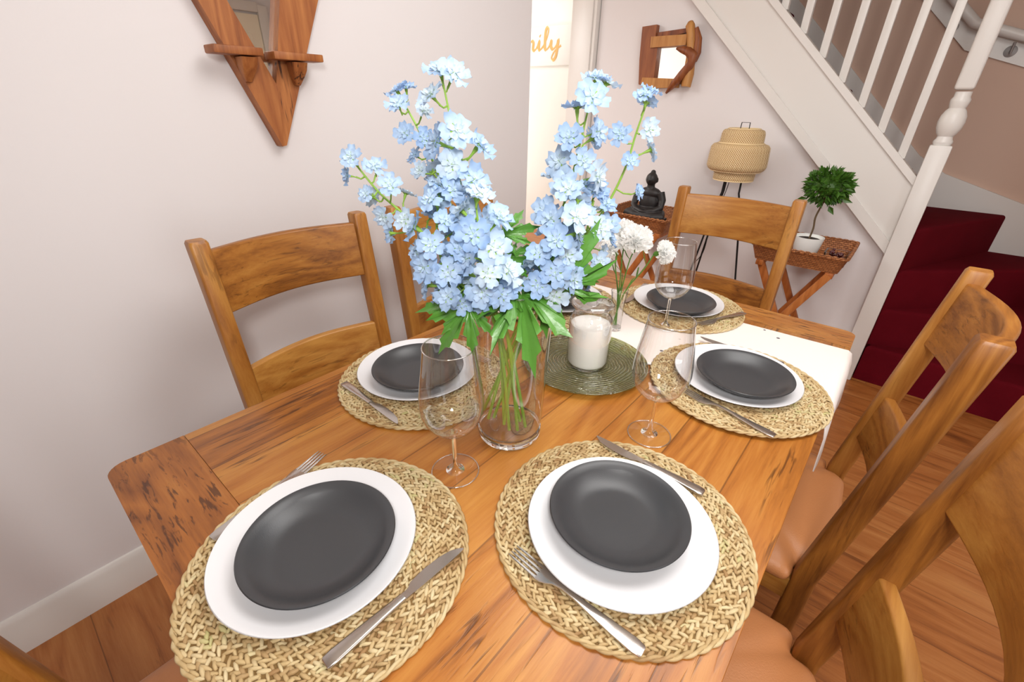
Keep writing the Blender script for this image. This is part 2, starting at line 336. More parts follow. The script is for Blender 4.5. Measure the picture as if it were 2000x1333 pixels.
def dup(root, loc, rotz=0, label=None, group=None):
    def cp(o, parent):
        c = o.copy(); COL.objects.link(c)
        if parent: c.parent = parent
        for ch in list(o.children): cp(ch, c)
        return c
    r = cp(root, None); r.location = loc; r.rotation_euler = (0, 0, rotz)
    if label: r['label'] = label
    if group: r['group'] = group
    return r
def cat_rom(pts, n=6):
    pts = [Vector(p) for p in pts]; out = []
    for i in range(len(pts)-1):
        p0 = pts[max(i-1, 0)]; p1 = pts[i]; p2 = pts[i+1]; p3 = pts[min(i+2, len(pts)-1)]
        for k in range(n):
            t = k/n
            out.append(.5*((2*p1)+(p2-p0)*t+(2*p0-5*p1+4*p2-p3)*t*t+(3*p1-p0-3*p2+p3)*t**3))
    out.append(pts[-1]); return out

# ------------------------------------------------------------------ the room
H = 2.42     # ceiling
def quadbox(name, x0, x1, y0, y1, z0, z1, m, bev=0):
    return struct(MB().box(((x0+x1)/2, (y0+y1)/2, (z0+z1)/2), (x1-x0, y1-y0, z1-z0), bev).build(name, m))
quadbox('floor', -5.2, 2.8, -3.2, 5.2, -.1, 0, M['floor'])
quadbox('ceiling', -5.2, 2.8, -3.2, 2.9, H, H+.1, M['ceiling'])
quadbox('wall_left', -1.54, -1.44, -3.2, 1.81, 0, H, M['wall'])
mb = MB()
prof = [(0, 0), (.018, 0), (.018, .085), (.013, .098), (.013, .108), (.006, .122), (0, .124)]
mb.loft([[Vector((-1.44+x, y, z)) for x, z in prof] for y in (-3.1, 1.80)])
struct(mb.build('baseboard_left', M['gloss_white'], bevel=.0015))
# wall under the stairs, its top running up under the string
slope = .937
def ztop(x): return T+.373-slope*(x+.079)          # upper edge of the string
mb = MB()
out = [(-1.77, 0), (.03, 0), (.03, ztop(.03)-.2), (-1.77, min(H+.1, ztop(-1.77)-.2))]
mb.loft([[Vector((x, 2.90, z)) for x, z in out], [Vector((x, 2.97, z)) for x, z in out]])
struct(mb.build('wall_far', M['wall']))
quadbox('wall_passage', -1.77, -1.70, 2.97, 5.0, 0, H, M['wall_hall'])
quadbox('wall_stair', -4.6, 1.03, 3.76, 3.86, H-.05, 4.3, M['wall_stair'])
quadbox('wall_stairwell', -1.70, 1.03, 3.76, 3.86, 0, H-.05, M['wall_stair'])
quadbox('wall_stair_right', .95, 1.03, 2.92, 3.76, 0, 4.3, M['wall_stair'])
quadbox('wall_right_of_stairs', 1.03, 2.8, 2.90, 3.0, 0, H, M['wall'])
quadbox('wall_above_stairs', -4.6, 1.03, 2.83, 2.93, H+.1, 4.3, M['wall_stair'])
quadbox('ceiling_stairwell', -4.6, 1.03, 2.83, 3.86, 4.3, 4.4, M['wall_stair'])
# far room and hall behind the left wall
quadbox('wall_hall_end', -5.2, -1.70, 4.26, 4.36, 0, H, M['wall_hall'])
quadbox('wall_hall_left', -5.2, -5.1, -.2, 4.3, 0, H, M['wall_hall'])
quadbox('wall_hall_near', -5.2, -1.54, -.3, -.2, 0, H, M['wall_hall'])
quadbox('ceiling_hall', -5.2, -1.70, 2.9, 4.36, H, H+.1, M['ceiling'])
quadbox('wall_far_left', -5.1, -2.85, 2.90, 2.97, 0, H, M['wall'])
quadbox('wall_over_door', -2.85, -1.77, 2.90, 2.97, 2.05, H, M['wall'])
mb = MB()
for x0, x1 in ((-1.955, -1.775), (-2.85, -2.76)):
    mb.box(((x0+x1)/2, 2.925, 1.03), (x1-x0, .13, 2.06), .006)
    mb.box(((x0+x1)/2, 2.858, 1.03), (x1-x0-.04, .02, 2.06), .006)
mb.box((-2.31, 2.925, 2.06), (1.08, .13, .12), .006)
struct(mb.build('trim_1', M['gloss_white']))
# walls behind the camera with their windows
def wall_with_hole(name, axis, pos, th, a0, a1, h0, h1, z0, z1, m):
    mb = MB()
    for (p0, p1, q0, q1) in ((a0, h0, 0, H), (h1, a1, 0, H), (h0, h1, 0, z0), (h0, h1, z1, H)):
        if q1-q0 < .01: continue
        c = [0, 0, (q0+q1)/2]; d = [0, 0, q1-q0]; c[axis] = pos; d[axis] = th; c[1-axis] = (p0+p1)/2; d[1-axis] = p1-p0
        mb.box(c, d)
    return struct(mb.build(name, m))
wall_with_hole('wall_back', 1, -2.65, .1, -1.54, 2.8, -.35, 1.45, .85, 2.15, M['wall'])
wall_with_hole('wall_right', 0, 2.6, .1, -2.7, 2.95, -.8, 1.0, 0.02, 2.1, M['wall'])
def win_frame(name, axis, pos, h0, h1, z0, z1):
    mb = MB(); t = .06
    def bx(a0, a1, q0, q1):
        c = [0, 0, (q0+q1)/2]; d = [0, 0, q1-q0]; c[axis] = pos; d[axis] = .07; c[1-axis] = (a0+a1)/2; d[1-axis] = a1-a0; mb.box(c, d, .005)
    bx(h0, h0+t, z0, z1); bx(h1-t, h1, z0, z1); bx(h0+t, h1-t, z0, z0+t); bx(h0+t, h1-t, z1-t, z1); bx((h0+h1)/2-t/2, (h0+h1)/2+t/2, z0+t, z1-t)
    return struct(mb.build(name, M['gloss_white']))
win_frame('window_1', 1, -2.65, -.35, 1.45, .85, 2.15)
win_frame('door_1', 0, 2.6, -.8, 1.0, .02, 2.1)

mb = MB(); mb.box((2.535, 2.05, 1.02), (.03, .84, 2.04), .003)
for y in (1.86, 2.24):
    for z, h in ((.50, .70), (1.42, .92)): mb.box((2.517, y, z), (.012, .27, h), .005)
struct(mb.build('door_2', M['cream']))
mb = MB()
for y in (1.58, 2.52): mb.box((2.53, y, 1.06), (.05, .09, 2.12), .004)
mb.box((2.53, 2.05, 2.10), (.05, .85, .08), .004)
struct(mb.build('trim_2', M['gloss_white']))

# ------------------------------------------------------------------ staircase
def zrel(v): return T+v
st = thing('staircase', 'white painted staircase with red carpeted winder steps rising left behind the table', 'stairs', (0, 0, 0))
# string board with bevelled lower edge
mb = MB()
xa, xb = -1.95, .012
def band(y0, y1, lo, hi):
    o = [(xa, ztop(xa)+lo), (xb, ztop(xb)+lo), (xb, ztop(xb)+hi), (xa, ztop(xa)+hi)]
    mb.loft([[Vector((x, y0, z)) for x, z in o], [Vector((x, y1, z)) for x, z in o]])
band(2.862, 2.915, -.358, -.035)
mb.build('string_board', M['gloss_white'], st, bevel=.003)
mb = MB(); band(2.850, 2.866, -.362, -.302); mb.build('string_moulding', M['gloss_white'], st, bevel=.004)
mb = MB(); band(2.848, 2.925, -.04, 0); mb.build('base_rail', M['gloss_white'], st, bevel=.004)
# lower facing panel between string and newel
# newel
mb = MB()
NX, NY = .045, 2.865
mb.box((NX, NY, zrel(-.171)), (.078, .078, 1.198), .006); mb.bm.verts.ensure_lookup_table()
mb.build('newel_base', M['gloss_white'], st)
z0 = zrel(.355)
prof = [(.030, 0), (.037, .012), (.037, .02), (.031, .03), (.029, .04), (.038, .052), (.047, .075), (.050, .10), (.047, .125), (.038, .145), (.030, .155), (.033, .165), (.036, .18), (.036, .19), (.030, .20), (.030, .22)]
sc_ = 1.0
mb = MB(); mb.lathe([(r*.92, z0+z*.95+.07) for r, z in prof], 32, (NX, NY, 0), caps=True)
mb.build('newel_turning', M['gloss_white'], st)
mb = MB(); mb.box((NX-.005, NY, z0+.285+.45), (.066, .066, .9), .012, 3); mb.build('newel_shaft', M['gloss_white'], st)
# balusters
bxs = [-.0785-.1095*k for k in range(0, 15)]
for x in bxs:
    zb = ztop(x)-.01; zt = zb+.95
    mb = MB(); mb.box((x, 2.888, (zb+zt)/2), (.033, .033, zt-zb), .003); mb.build('baluster', M['gloss_white'], st)
mb = MB(); o = [(-1.75, ztop(-1.75)+.93), (.012, ztop(.012)+.93), (.012, ztop(.012)+.99), (-1.75, ztop(-1.75)+.99)]
mb.loft([[Vector((x, 2.855, z)) for x, z in o], [Vector((x, 2.92, z)) for x, z in o]]); mb.build('banister_rail', M['gloss_white'], st, bevel=.008)
# steps
rise = .205
def step_poly(outline, z0, z1, nose=.018):
    mb = MB(); mb.prism(outline, z0, z1)
    ed = [e for e in mb.bm.edges if len(e.link_faces) == 2 and all(abs(v.co.z-z1) < 1e-5 for v in e.verts)]
    bmesh.ops.bevel(mb.bm, geom=ed, offset=nose, segments=4, affect='EDGES', profile=.5)
    return mb.build('stair_step', M['carpet'], st, smooth=50)
px_, py_ = .09, 2.905; X1, Y1 = .948, 3.745
def ray_end(deg):
    a = math.radians(deg); tx = (X1-px_)/math.cos(a) if deg < 89 else 9e9; ty = (Y1-py_)/math.sin(a) if deg > 1 else 9e9; t = min(tx, ty)
    return (px_+t*math.cos(a), py_+t*math.sin(a)), tx < ty
step_poly([(px_, 2.872), (X1, 2.872), (X1, Y1), (.012, Y1), (.012, 2.98), (px_, 2.98)], .001, rise)
for k, dg in enumerate((22.5, 45, 66)):
    e, onx = ray_end(dg)
    o = [(px_, py_), e] + ([(X1, Y1)] if onx else []) + [(-.0, Y1), (-.0, py_+.03), (px_-.03, py_+.03)]
    step_poly(o, rise*(k+1)-.02, rise*(k+2))
for k in range(8):
    xn = -.02-.2165*k; zt = rise*(5+k)
    step_poly([(xn, 2.975), (xn, Y1), (xn-.30, Y1), (xn-.30, 2.975)], zt-rise-.03, zt)
# wall string (skirting) on the outer stair wall
mb = MB()
o = [(-1.75, zrel(.30+.95*1.75)), (-.02, zrel(.325)), (.13, zrel(.235)), (.948, zrel(-.03)), (.948, zrel(-.45)), (.2, zrel(-.25)), (-.02, zrel(.0)), (-1.75, zrel(1.6))]
mb.loft([[Vector((x, 3.735, z)) for x, z in o], [Vector((x, 3.759, z)) for x, z in o]])
mb.build('wall_string', M['gloss_white'], st, bevel=.003)
# wall handrail
hr = thing('wall_handrail', 'cream painted handrail on a backing board along the outer stair wall', 'handrail', (0, 0, 0))
mb = MB()
k0 = (-.012, zrel(.848)); L0 = (-1.2, zrel(.848+1.19*.93)); R0 = (.94, zrel(.848-.95*.325))
def hb(dz0, dz1, y0, y1, nm, bev):
    mb = MB()
    for a, c in ((L0, k0), (k0, R0)):
        o = [(a[0], a[1]+dz0), (c[0], c[1]+dz0), (c[0], c[1]+dz1), (a[0], a[1]+dz1)]
        mb.loft([[Vector((x, y0, z)) for x, z in o], [Vector((x, y1, z)) for x, z in o]])
    return mb.build(nm, M['gloss_white'], hr, bevel=bev)
hb(0, .115, 3.742, 3.7595, 'backing_board', .003)
mb = MB(); mb.tube([(a[0], 3.685, a[1]+.112) for a in (L0, k0, R0)], .024, 14); mb.build('rail', M['gloss_white'], hr)
for bx_ in ((-.10, zrel(.955)), (.17, zrel(.835))):
    mb = MB(); mb.lathe([(.001, 0), (.026, 0), (.026, .004), (.012, .008), (.001, .009)], 20)
    for v in mb.bm.verts: v.co = Vector((v.co.x+bx_[0], 3.742-v.co.z, v.co.y+bx_[1]))
    mb.tube([(bx_[0], 3.735, bx_[1]), (bx_[0], 3.70, bx_[1]-.01), (bx_[0], 3.69, bx_[1]+.035)], .006, 8)
    mb.build('bracket', M['dull_metal'], hr)

# ------------------------------------------------------------------ the dining table
TX0, TX1, TY0, TY1 = -.90, .015, -.01, 1.515
tb = thing('dining_table', 'honey oak plank dining table with cross-grained ends, laid for six', 'table', ((TX0+TX1)/2, (TY0+TY1)/2, 0))
ox, oy = tb.location.x, tb.location.y
hw, hl = (TX1-TX0)/2, (TY1-TY0)/2
BB = .12
mb = MB(); mb.box((0, 0, T-.0175), (2*hw, 2*hl-2*BB-.0012, .035)); mb.build('tabletop', M['table_y'], tb, bevel=.0012)
for s in (-1, 1):
    o = []
    for (cx, a0) in ((hw-.03, 0), (-hw+.03, 90)):
        for k in range(7):
            a = math.radians(a0+15*k); o.append((cx+.03*math.cos(a), hl-.03+.03*math.sin(a)))
    o = o + [(-hw, hl-BB), (hw, hl-BB)]
    if s < 0: o = [(-x, -y) for x, y in o]
    mb = MB(); mb.prism(o, T-.035, T)
    mb.build('breadboard_end', M['table_x'], tb, bevel=.0025, smooth=50)
for x, y, dx, dy in ((0, hl-.07, 2*hw-.14, .022), (0, -hl+.07, 2*hw-.14, .022)): 
    mb = MB(); mb.box((x, y, T-.085), (dx, dy, .095), .003); mb.build('apron', M['oak_x'], tb)
for x in (hw-.07, -hw+.07):
    mb = MB(); mb.box((x, 0, T-.085), (.022, 2*hl-.14, .095), .003); mb.build('apron', M['oak_y'], tb)
for sx in (-1, 1):
    for sy in (-1, 1):
        mb = MB(); x, y = sx*(hw-.085), sy*(hl-.085)
        rings = [[Vector((x+a*k, y+b_*k, z)) for a, b_ in rrect(.08, .08, .008)] for z, k in ((0, .8), (.3, .95), (T-.036, 1))]
        mb.loft(rings); mb.build('leg', M['oak_z'], tb)

# runner across the table, hanging over both long edges
mb = MB(); rows = []
prof = [(-.91, T-.15), (-.908, T-.02), (-.902, T+.0015), (-.895, T+.0022)] + [(-.89+.1*k, T+.0022) for k in range(1, 9)] + [(.0, T+.0022), (.012, T+.0026), (.0215, T-.004), (.026, T-.03), (.027, T-.08), (.028, T-.115)]
ring = []
n = 14
V0 = []
for th_ in (0, .0022):
    grid = []
    for x, z in prof:
        row = []
        for k in range(n+1):
            t = k/n; y = .942+(1.345-.942)*t + (x+.45)*.045
            hang = max(0, T-z)
            row.append(Vector((x + (th_ if z < T-.01 and x > 0 else (-th_ if z < T-.01 else 0)) + hang*.05*math.sin(t*9)*(1 if x > 0 else -1)*.5 + (hang*.04 if x > 0 else -hang*.04), y, z+(th_ if z > T-.01 else 0))))
        grid.append(row)
    V0.append([[mb.bm.verts.new(p) for p in r_] for r_ in grid])
for g_, fl in ((V0[0], 1), (V0[1], 0)):
    for i in range(len(prof)-1):
        for k in range(n):
            q = (g_[i][k], g_[i+1][k], g_[i+1][k+1], g_[i][k+1]); mb.bm.faces.new(q if fl else q[::-1])
bmesh.ops.bridge_loops
for i in range(len(prof)-1):
    for k in (0, n): mb.bm.faces.new((V0[0][i][k], V0[0][i+1][k], V0[1][i+1][k], V0[1][i][k]))
for i in (0, len(prof)-1):
    for k in range(n): mb.bm.faces.new((V0[0][i][k], V0[0][i][k+1], V0[1][i][k+1], V0[1][i][k]))
tag(mb.build('table_runner', M['runner'], smooth=60), 'white linen table runner with tiny grey printed marks lying across the far half of table', 'table runner')

# ------------------------------------------------------------------ dining chairs
def make_chair(label):
    t = thing('dining_chair', label, 'chair', group='oak dining chairs around the table')
    def yc(z): # centre line of back post
        if z < .25: return -.0225 - .03*(1-z/.25)
        if z < .46: return -.0225
        return -.0215 - .072*(z-.46)/.59
    zs = [0, .12, .25, .36, .46, .6, .8, 1.0, 1.044, 1.05]
    for s in (-1, 1):
        mb = MB(); rings = []
        for z in zs:
            k = .86 if z == 1.05 else 1; w_, d_ = .040*k, .043*k
            if z < .25: d_ = .034+.012*z/.25
            rings.append([Vector((s*.2055+a, yc(z)+b_, z)) for a, b_ in rrect(w_, d_, .007*k)])
        mb.loft(rings); mb.build('back_post', M['oak_z'], t)
    def rail(zlo, zhi, bow, name):
        mb = MB(); rings = []
        K = 14
        for i in range(K+1):
            x = -.188+.376*i/K; b0 = -bow*math.cos(PI*x/.376*.98)
            ring = []
            for a, c in rrect(.022, zhi-zlo, .005):
                z = (zlo+zhi)/2+c; ring.append(Vector((x, yc(z)+a+b0, z)))
            rings.append(ring)
        mb.loft(rings); mb.build(name, M['oak_x'], t)
    rail(.872, 1.024, .045, 'top_rail'); rail(.585, .722, .040, 'lower_rail')
    # seat frame
    mb = MB(); mb.box((0, .385, .398), (.37, .022, .062), .003); mb.build('seat_apron', M['oak_x'], t)
    mb = MB(); mb.box((0, -.022, .398), (.37, .022, .062), .003); mb.build('seat_apron', M['oak_x'], t)
    for s in (-1, 1):
        mb = MB(); mb.box((s*.205, .18, .398), (.022, .38, .062), .003); mb.build('seat_apron', M['oak_y'], t)
        mb = MB(); x, y = s*.205, .385
        rings = [[Vector((x+a*k, y+b_*k, z)) for a, b_ in rrect(.04, .04, .006)] for z, k in ((0, .8), (.25, .95), (.428, 1))]
        mb.loft(rings); mb.build('front_leg', M['oak_z'], t)
        mb = MB(); mb.box((s*.205, .18, .19), (.018, .38, .028), .003); mb.build('stretcher', M['oak_y'], t)
    mb = MB(); mb.box((0, .18, .19), (.395, .018, .028), .003); mb.build('stretcher', M['oak_x'], t)
    # padded seat, notched round the posts
    o = []
    def arc(cx, cy, r, a0, a1, k=4):
        for i in range(k+1):
            a = math.radians(a0+(a1-a0)*i/k); o.append((cx+r*math.cos(a), cy+r*math.sin(a)))
    for s in (1,):
        arc(.205, .385, .03, 90, 0); arc(.215, .022, .02, 0, -90, 4); arc(.195, -.010, .012, 90, 180, 3); arc(.155, -.020, .028, 0, -90, 4)
    o2 = [(-x, y) for x, y in reversed(o)]; out_ = o + [(0, -.058)] + o2 + [(0, .418)]
    mb = MB(); rings = []
    cx_, cy_ = 0, .18
    for z, k in ((.430, .965), (.436, .995), (.448, 1.0), (.458, .985), (.468, .94), (.476, .86), (.482, .72), (.487, .5), (.4895, .25)):
        rings.append([Vector((x*k, cy_+(y-cy_)*k, z)) for x, y in out_])
    mb.loft(rings); mb.build('seat_pad', M['leather'], t, smooth=80)
    return t
ch = make_chair('oak ladder-back chair, nearer of the two along the left wall')
ch.location = (-1.097, .508, 0); ch.rotation_euler = (0, 0, -PI/2)
dup(ch, (-1.09, 1.037, 0), -PI/2, 'oak ladder-back chair by the left wall, partly behind the blue flowers')
dup(ch, (.070, 1.088, 0), PI/2, 'oak chair on the right side whose back stands before the red stairs')
dup(ch, (.105, .500, 0), PI/2, 'oak chair nearest the camera at lower right, top cut off by frame')
dup(ch, (-.482, 1.790, 0), PI, 'oak chair at the far end of the table before the lamp and wicker trays')
dup(ch, (-.50, -.140, 0), 0, 'oak chair at near end of table, only a sliver in the bottom left corner')

# ------------------------------------------------------------------ placemats
def make_mat(label):
    rnd = random.Random(3); verts = []; faces = []; cols = []
    U, Vn = 6, 4
    base = []
    for i in range(1, Vn):
        for j in range(U):
            a = PI*i/Vn; b_ = 2*PI*j/U; base.append((math.cos(a), math.sin(a)*math.cos(b_), math.sin(a)*math.sin(b_)))
    base = [(1, 0, 0)] + base + [(-1, 0, 0)]
    bf = []
    for j in range(U): bf.append((0, 1+j, 1+(j+1) % U))
    for i in range(Vn-2):
        for j in range(U): a = 1+i*U+j; b_ = 1+i*U+(j+1) % U; bf.append((a, a+U, b_+U, b_))
    l = len(base)-1
    for j in range(U): bf.append((l, 1+(Vn-2)*U+(j+1) % U, 1+(Vn-2)*U+j))
    r = .007
    k = 0
    while r < .180:
        nst = max(5, int(2*PI*r/.0105)); ph = rnd.random()*6
        for s_ in range(nst):
            a0 = ph+2*PI*s_/nst; shade = rnd.random()
            for sgn in (-1, 1):
                a = a0 + (.5*sgn*.5)*2*PI/nst; rr_ = r+sgn*.0026+rnd.uniform(-.0010, .0010)
                th_ = a+PI/2 + sgn*math.radians(31+rnd.uniform(-17, 17)); tilt = rnd.uniform(-.25, .25)
                ln_ = .0084*rnd.uniform(.8, 1.15); wd = .0029*rnd.uniform(.75, 1.2); hh = .0027*rnd.uniform(.85, 1.15)
                cx = rr_*math.cos(a); cy = rr_*math.sin(a); cz = .0052+rnd.uniform(-.0008, .0012)
                ct, st_ = math.cos(th_), math.sin(th_); vb = len(verts); cv = min(1, max(0, shade*.5+rnd.random()*.5))
                for (x, y, z) in base:
                    X = x*ln_; Y = y*wd; Z = z*hh + X*tilt - .10*abs(x)*abs(x)*.012
                    verts.append((cx+X*ct-Y*st_, cy+X*st_+Y*ct, cz+Z)); cols.append(cv)
                faces.extend([tuple(vb+i for i in f) for f in bf])
        r += .0101; k += 1
    for ph in (0, PI):      # twisted rope border
        nseg = 300; U2 = 6; vb = len(verts)
        for i in range(nseg):
            a = 2*PI*i/nseg; an = ph+i*.62; rc = .1862+.0019*math.cos(an); zc = .0046+.0019*math.sin(an)
            for j in range(U2):
                q = 2*PI*j/U2; verts.append(((rc+.0026*math.cos(q))*math.cos(a), (rc+.0026*math.cos(q))*math.sin(a), zc+.0024*math.sin(q))); cols.append(.35+.4*((i//5*7+int(ph))%5)/5)
        for i in range(nseg):
            for j in range(U2): faces.append((vb+i*U2+j, vb+((i+1) % nseg)*U2+j, vb+((i+1) % nseg)*U2+(j+1) % U2, vb+i*U2+(j+1) % U2))
    me = bpy.data.meshes.new('woven_braid'); me.from_pydata(verts, [], faces); me.update()
    at_ = me.attributes.new('strand', 'FLOAT', 'POINT'); at_.data.foreach_set('value', cols)
    me.polygons.foreach_set('use_smooth', [True]*len(me.polygons)); me.materials.append(M['seagrass'])
    t = thing('placemat', label, 'placemat', group='round woven seagrass placemats')
    o = bpy.data.objects.new('woven_braid', me); COL.objects.link(o); o.parent = t
    mb = MB(); mb.lathe([(.001, .0004), (.181, .0004), (.185, .0025), (.181, .0046), (.001, .0046)], 72); mb.build('backing', M['seagrass_dark'], t)
    return t
S = {'NL': (-.455, .160), 'NR': (-.174, .470), 'R2': (-.162, .993), 'L1': (-.715, .542), 'F': (-.437, 1.337), 'L2': (-.742, 1.105)}
names = {'NL': 'near left end of table', 'NR': 'near right side of table', 'R2': 'right side, partly on the white runner', 'L1': 'left side by the first wall chair', 'F': 'far end of the table', 'L2': 'left, hidden behind vase and candle'}
pm = None
RZ = {'NL': 0, 'NR': 1.1, 'R2': 2.2, 'L1': 3.0, 'F': 4.2, 'L2': 5.3}
for k, (x, y) in S.items():
    lab = 'round seagrass placemat at the ' + names[k]
    dz = .0045 if k in ('R2', 'L2', 'F') else .0
    if pm is None: pm = make_mat(lab); pm.location = (x, y, T)
    else: dup(pm, (x, y, T+dz), RZ[k], lab)

# ------------------------------------------------------------------ plates
DP = {'NL': (-.477, .153), 'NR': (-.169, .457), 'R2': (-.169, 1.006), 'L1': (-.733, .541), 'F': (-.445, 1.340), 'L2': (-.742, 1.115)}
SP = {'NL': (-.461, .150), 'NR': (-.176, .461), 'R2': (-.151, .989), 'L1': (-.713, .526), 'F': (-.423, 1.300), 'L2': (-.735, 1.10)}
def plate_mesh(R, h, foot):
    pr = [(.0005, .0035), (foot*.9, .0035), (foot*.95, 0), (foot, 0), (foot+.003, .003)]
    K = 7
    for i in range(1, K+1):
        t = i/K; pr.append((foot+.003+(R-foot-.003)*t, .003+(h-.004)*t**1.7))
    pr += [(R+.0006, h-.0018), (R-.0006, h-.0002), (R-.0025, h-.0006)]
    for i in range(K, -1, -1):
        t = i/K; pr.append((foot-.004+(R-.0045-foot)*t, .0068+(h-.0095)*t**1.8))
    pr += [(foot*.6, .0066), (.0005, .0064)]
    mb = MB(); mb.lathe(pr, 96); return mb
for k, (x, y) in DP.items():
    dz = .0045 if k in ('R2', 'L2', 'F') else 0
    o = plate_mesh(.135, .0195, .080).build('dinner_plate', M['white_plate'], smooth=50) if k == 'NL' else bpy.data.objects['dinner_plate'].copy()
    if k != 'NL': COL.objects.link(o)
    o.location = (x, y, T+.0088+dz*.5)
    tag(o, 'white dinner plate at the ' + names[k], 'plate', 'white dinner plates')
for k, (x, y) in SP.items():
    dz = .0045 if k in ('R2', 'L2', 'F') else 0
    o = plate_mesh(.1005, .0300, .056).build('side_plate', M['black_plate'], smooth=50) if k == 'NL' else bpy.data.objects['side_plate'].copy()
    if k != 'NL': COL.objects.link(o)
    o.location = (x, y, T+.0088+.0075+dz*.5)
    # these sit a little off the dinner plate's centre, on its flat well
    tag(o, 'charcoal side plate stacked at the ' + names[k], 'plate', 'charcoal side plates')

# ------------------------------------------------------------------ cutlery
def make_fork(label):
    t = thing('fork', label, 'fork', group='stainless forks')
    mb = MB(); rings = []   # handle along -y, tines +y; total .198
    for y, w_, z, h in ((-.099, .006, .0022, .0022), (-.097, .0085, .0022, .003), (-.085, .0098, .0024, .0034), (-.06, .0085, .003, .0034), (-.03, .0062, .0048, .0034), (-.005, .0044, .007, .0036), (.015, .0040, .0075, .0036), (.028, .0055, .0060, .003), (.036, .0095, .0042, .0024), (.044, .0118, .003, .002), (.052, .0124, .0026, .002)):
        rings.append([Vector((a, y, z+b_)) for a, b_ in rrect(w_*2, h, h*.45, 2)])
    mb.loft(rings); mb.build('handle', M['steel'], t)
    mb = MB()
    for i in range(4):
        x0 = -.0093+.0062*i; x1 = x0*.93
        rings = []
        for y, w_, z in ((.050, .0058, .0026), (.056, .0044, .0028), (.075, .0034, .0048), (.09, .003, .0062), (.099, .0014, .0068)):
            x = x0+(x1-x0)*(y-.05)/.05
            rings.append([Vector((x+a, y, z+b_)) for a, b_ in rrect(w_, .0018, .0006, 1)])
        mb.loft(rings)
    mb.build('tines', M['steel'], t); return t
def make_knife(label):
    t = thing('table_knife', label, 'knife', group='stainless table knives')
    mb = MB(); rings = []
    for y, w_, z, h in ((-.102, .013, .0035, .003), (-.10, .017, .0038, .005), (-.09, .0186, .004, .006), (-.06, .0165, .004, .0062), (-.03, .0135, .004, .006), (-.005, .0115, .0038, .0056), (.004, .0105, .0036, .005)):
        rings.append([Vector((a, y, z+b_)) for a, b_ in rrect(w_, h, h*.42, 3)])
    mb.loft(rings); mb.build('handle', M['steel'], t)
    mb = MB(); rings = []
    for y, xl, xr in ((.003, -.005, .005), (.014, -.0048, .0052), (.022, -.0098, .0058), (.045, -.0118, .0062), (.07, -.0105, .0064), (.088, -.0066, .0062), (.098, -.001, .0056), (.103, .003, .0048)):
        z = .0036; hh = .0007
        rings.append([Vector((xl, y, z-.0002)), Vector((xr, y, z-hh)), Vector((xr, y, z+hh)), Vector((xl, y, z+.0002))])
    mb.loft(rings); mb.build('blade', M['steel'], t); return t
ZM = T+.0088
fk = make_fork('stainless fork half under the white plate at near left, tines toward the vase'); 
fk.location = (-.622, .152, ZM); fk.rotation_euler = (0, 0, math.radians(12))
def seg(o, handle, tip, z=ZM):
    h = Vector(handle); t_ = Vector(tip); d = t_-h; c = (h+t_)/2
    o.location = (c.x, c.y, z); o.rotation_euler = (0, 0, math.atan2(-d.x, d.y))
seg(fk, (-.600, .058), (-.642, .250))
FK = [((-.065, .323), (-.262, .324), 'stainless fork in front of the white plate at near right, tines toward vase', 0),
      ((-.052, .842), (-.236, .873), 'stainless fork below the plate at right, beside the second wine glass', .003),
      ((-.262, 1.405), (-.335, 1.222), 'stainless fork right of the plate at the far end', .0045),
      ((-.835, .690), (-.640, .676), 'stainless fork beyond the plate at left, nearly hidden', 0),
      ((-.86, 1.262), (-.665, 1.248), 'stainless fork beyond the hidden plate behind the flowers', .0045)]
for h, t_, lab, dz in FK: seg(dup(fk, (0, 0, 0), 0, lab), h, t_, ZM+dz)
kn = make_knife('stainless knife below the white plate at near left, blade toward the other mat')
seg(kn, (-.328, .076), (-.322, .282))
KN = [((-.098, .609), (-.302, .613), 'stainless knife beyond the plate at near right, blade toward vase', 0),
      ((-.10, 1.142), (-.300, 1.148), 'stainless knife mostly behind the right-hand plate on the runner', .005),
      ((-.822, .399), (-.610, .394), 'stainless knife in front of the plate at left by the wall chair', 0),
      ((-.590, 1.425), (-.567, 1.222), 'stainless knife left of the plate at the far end', .0045),
      ((-.850, .958), (-.648, .946), 'stainless knife in front of the plate hidden behind the vase', .0045)]
for h, t_, lab, dz in KN: seg(dup(kn, (0, 0, 0), 0, lab), h, t_, ZM+dz)

# ------------------------------------------------------------------ wine glasses
def make_glass(label):
    t = thing('wine_glass', label, 'glass', group='empty clear wine glasses')
    bowl = [(.0035, .084), (.012, .0855), (.024, .091), (.036, .101), (.045, .114), (.0505, .130), (.0520, .146), (.0508, .165), (.0475, .19), (.0435, .215), (.0405, .236), (.0393, .246)]
    pr = []
    for i in range(len(bowl)-1):
        for k in range(3): t_ = k/3; pr.append((bowl[i][0]*(1-t_)+bowl[i+1][0]*t_, bowl[i][1]*(1-t_)+bowl[i+1][1]*t_))
    pr.append(bowl[-1])
    mb = MB(); mb.lathe(pr, 64)
    # rim bead
    n = 64; rings = []
    mb.mi = 1; mb.lathe([(.0393+.0010*math.cos(a), .246+.0010*math.sin(a)) for a in [2*PI*i/8 for i in range(9)]], 64)
    mb.build('bowl', [M['glass'], M['glass_rim']], t, smooth=80)
    mb = MB(); mb.lathe([(.0075, .0865), (.0055, .083), (.0042, .076), (.0038, .05), (.0040, .025), (.0052, .014), (.009, .0065), (.016, .0035)], 24); mb.build('stem', M['solid_glass'], t, smooth=80)
    mb = MB(); mb.lathe([(.010, .0042), (.022, .003), (.034, .0018), (.0405, .0012)], 64)
    mb.mi = 1; mb.lathe([(.0405+.0012*math.cos(a), .0014+.0012*math.sin(a)) for a in [2*PI*i/8 for i in range(9)]], 64)
    mb.build('foot', [M['glass_foot'], M['glass_rim']], t, smooth=80)
    return t
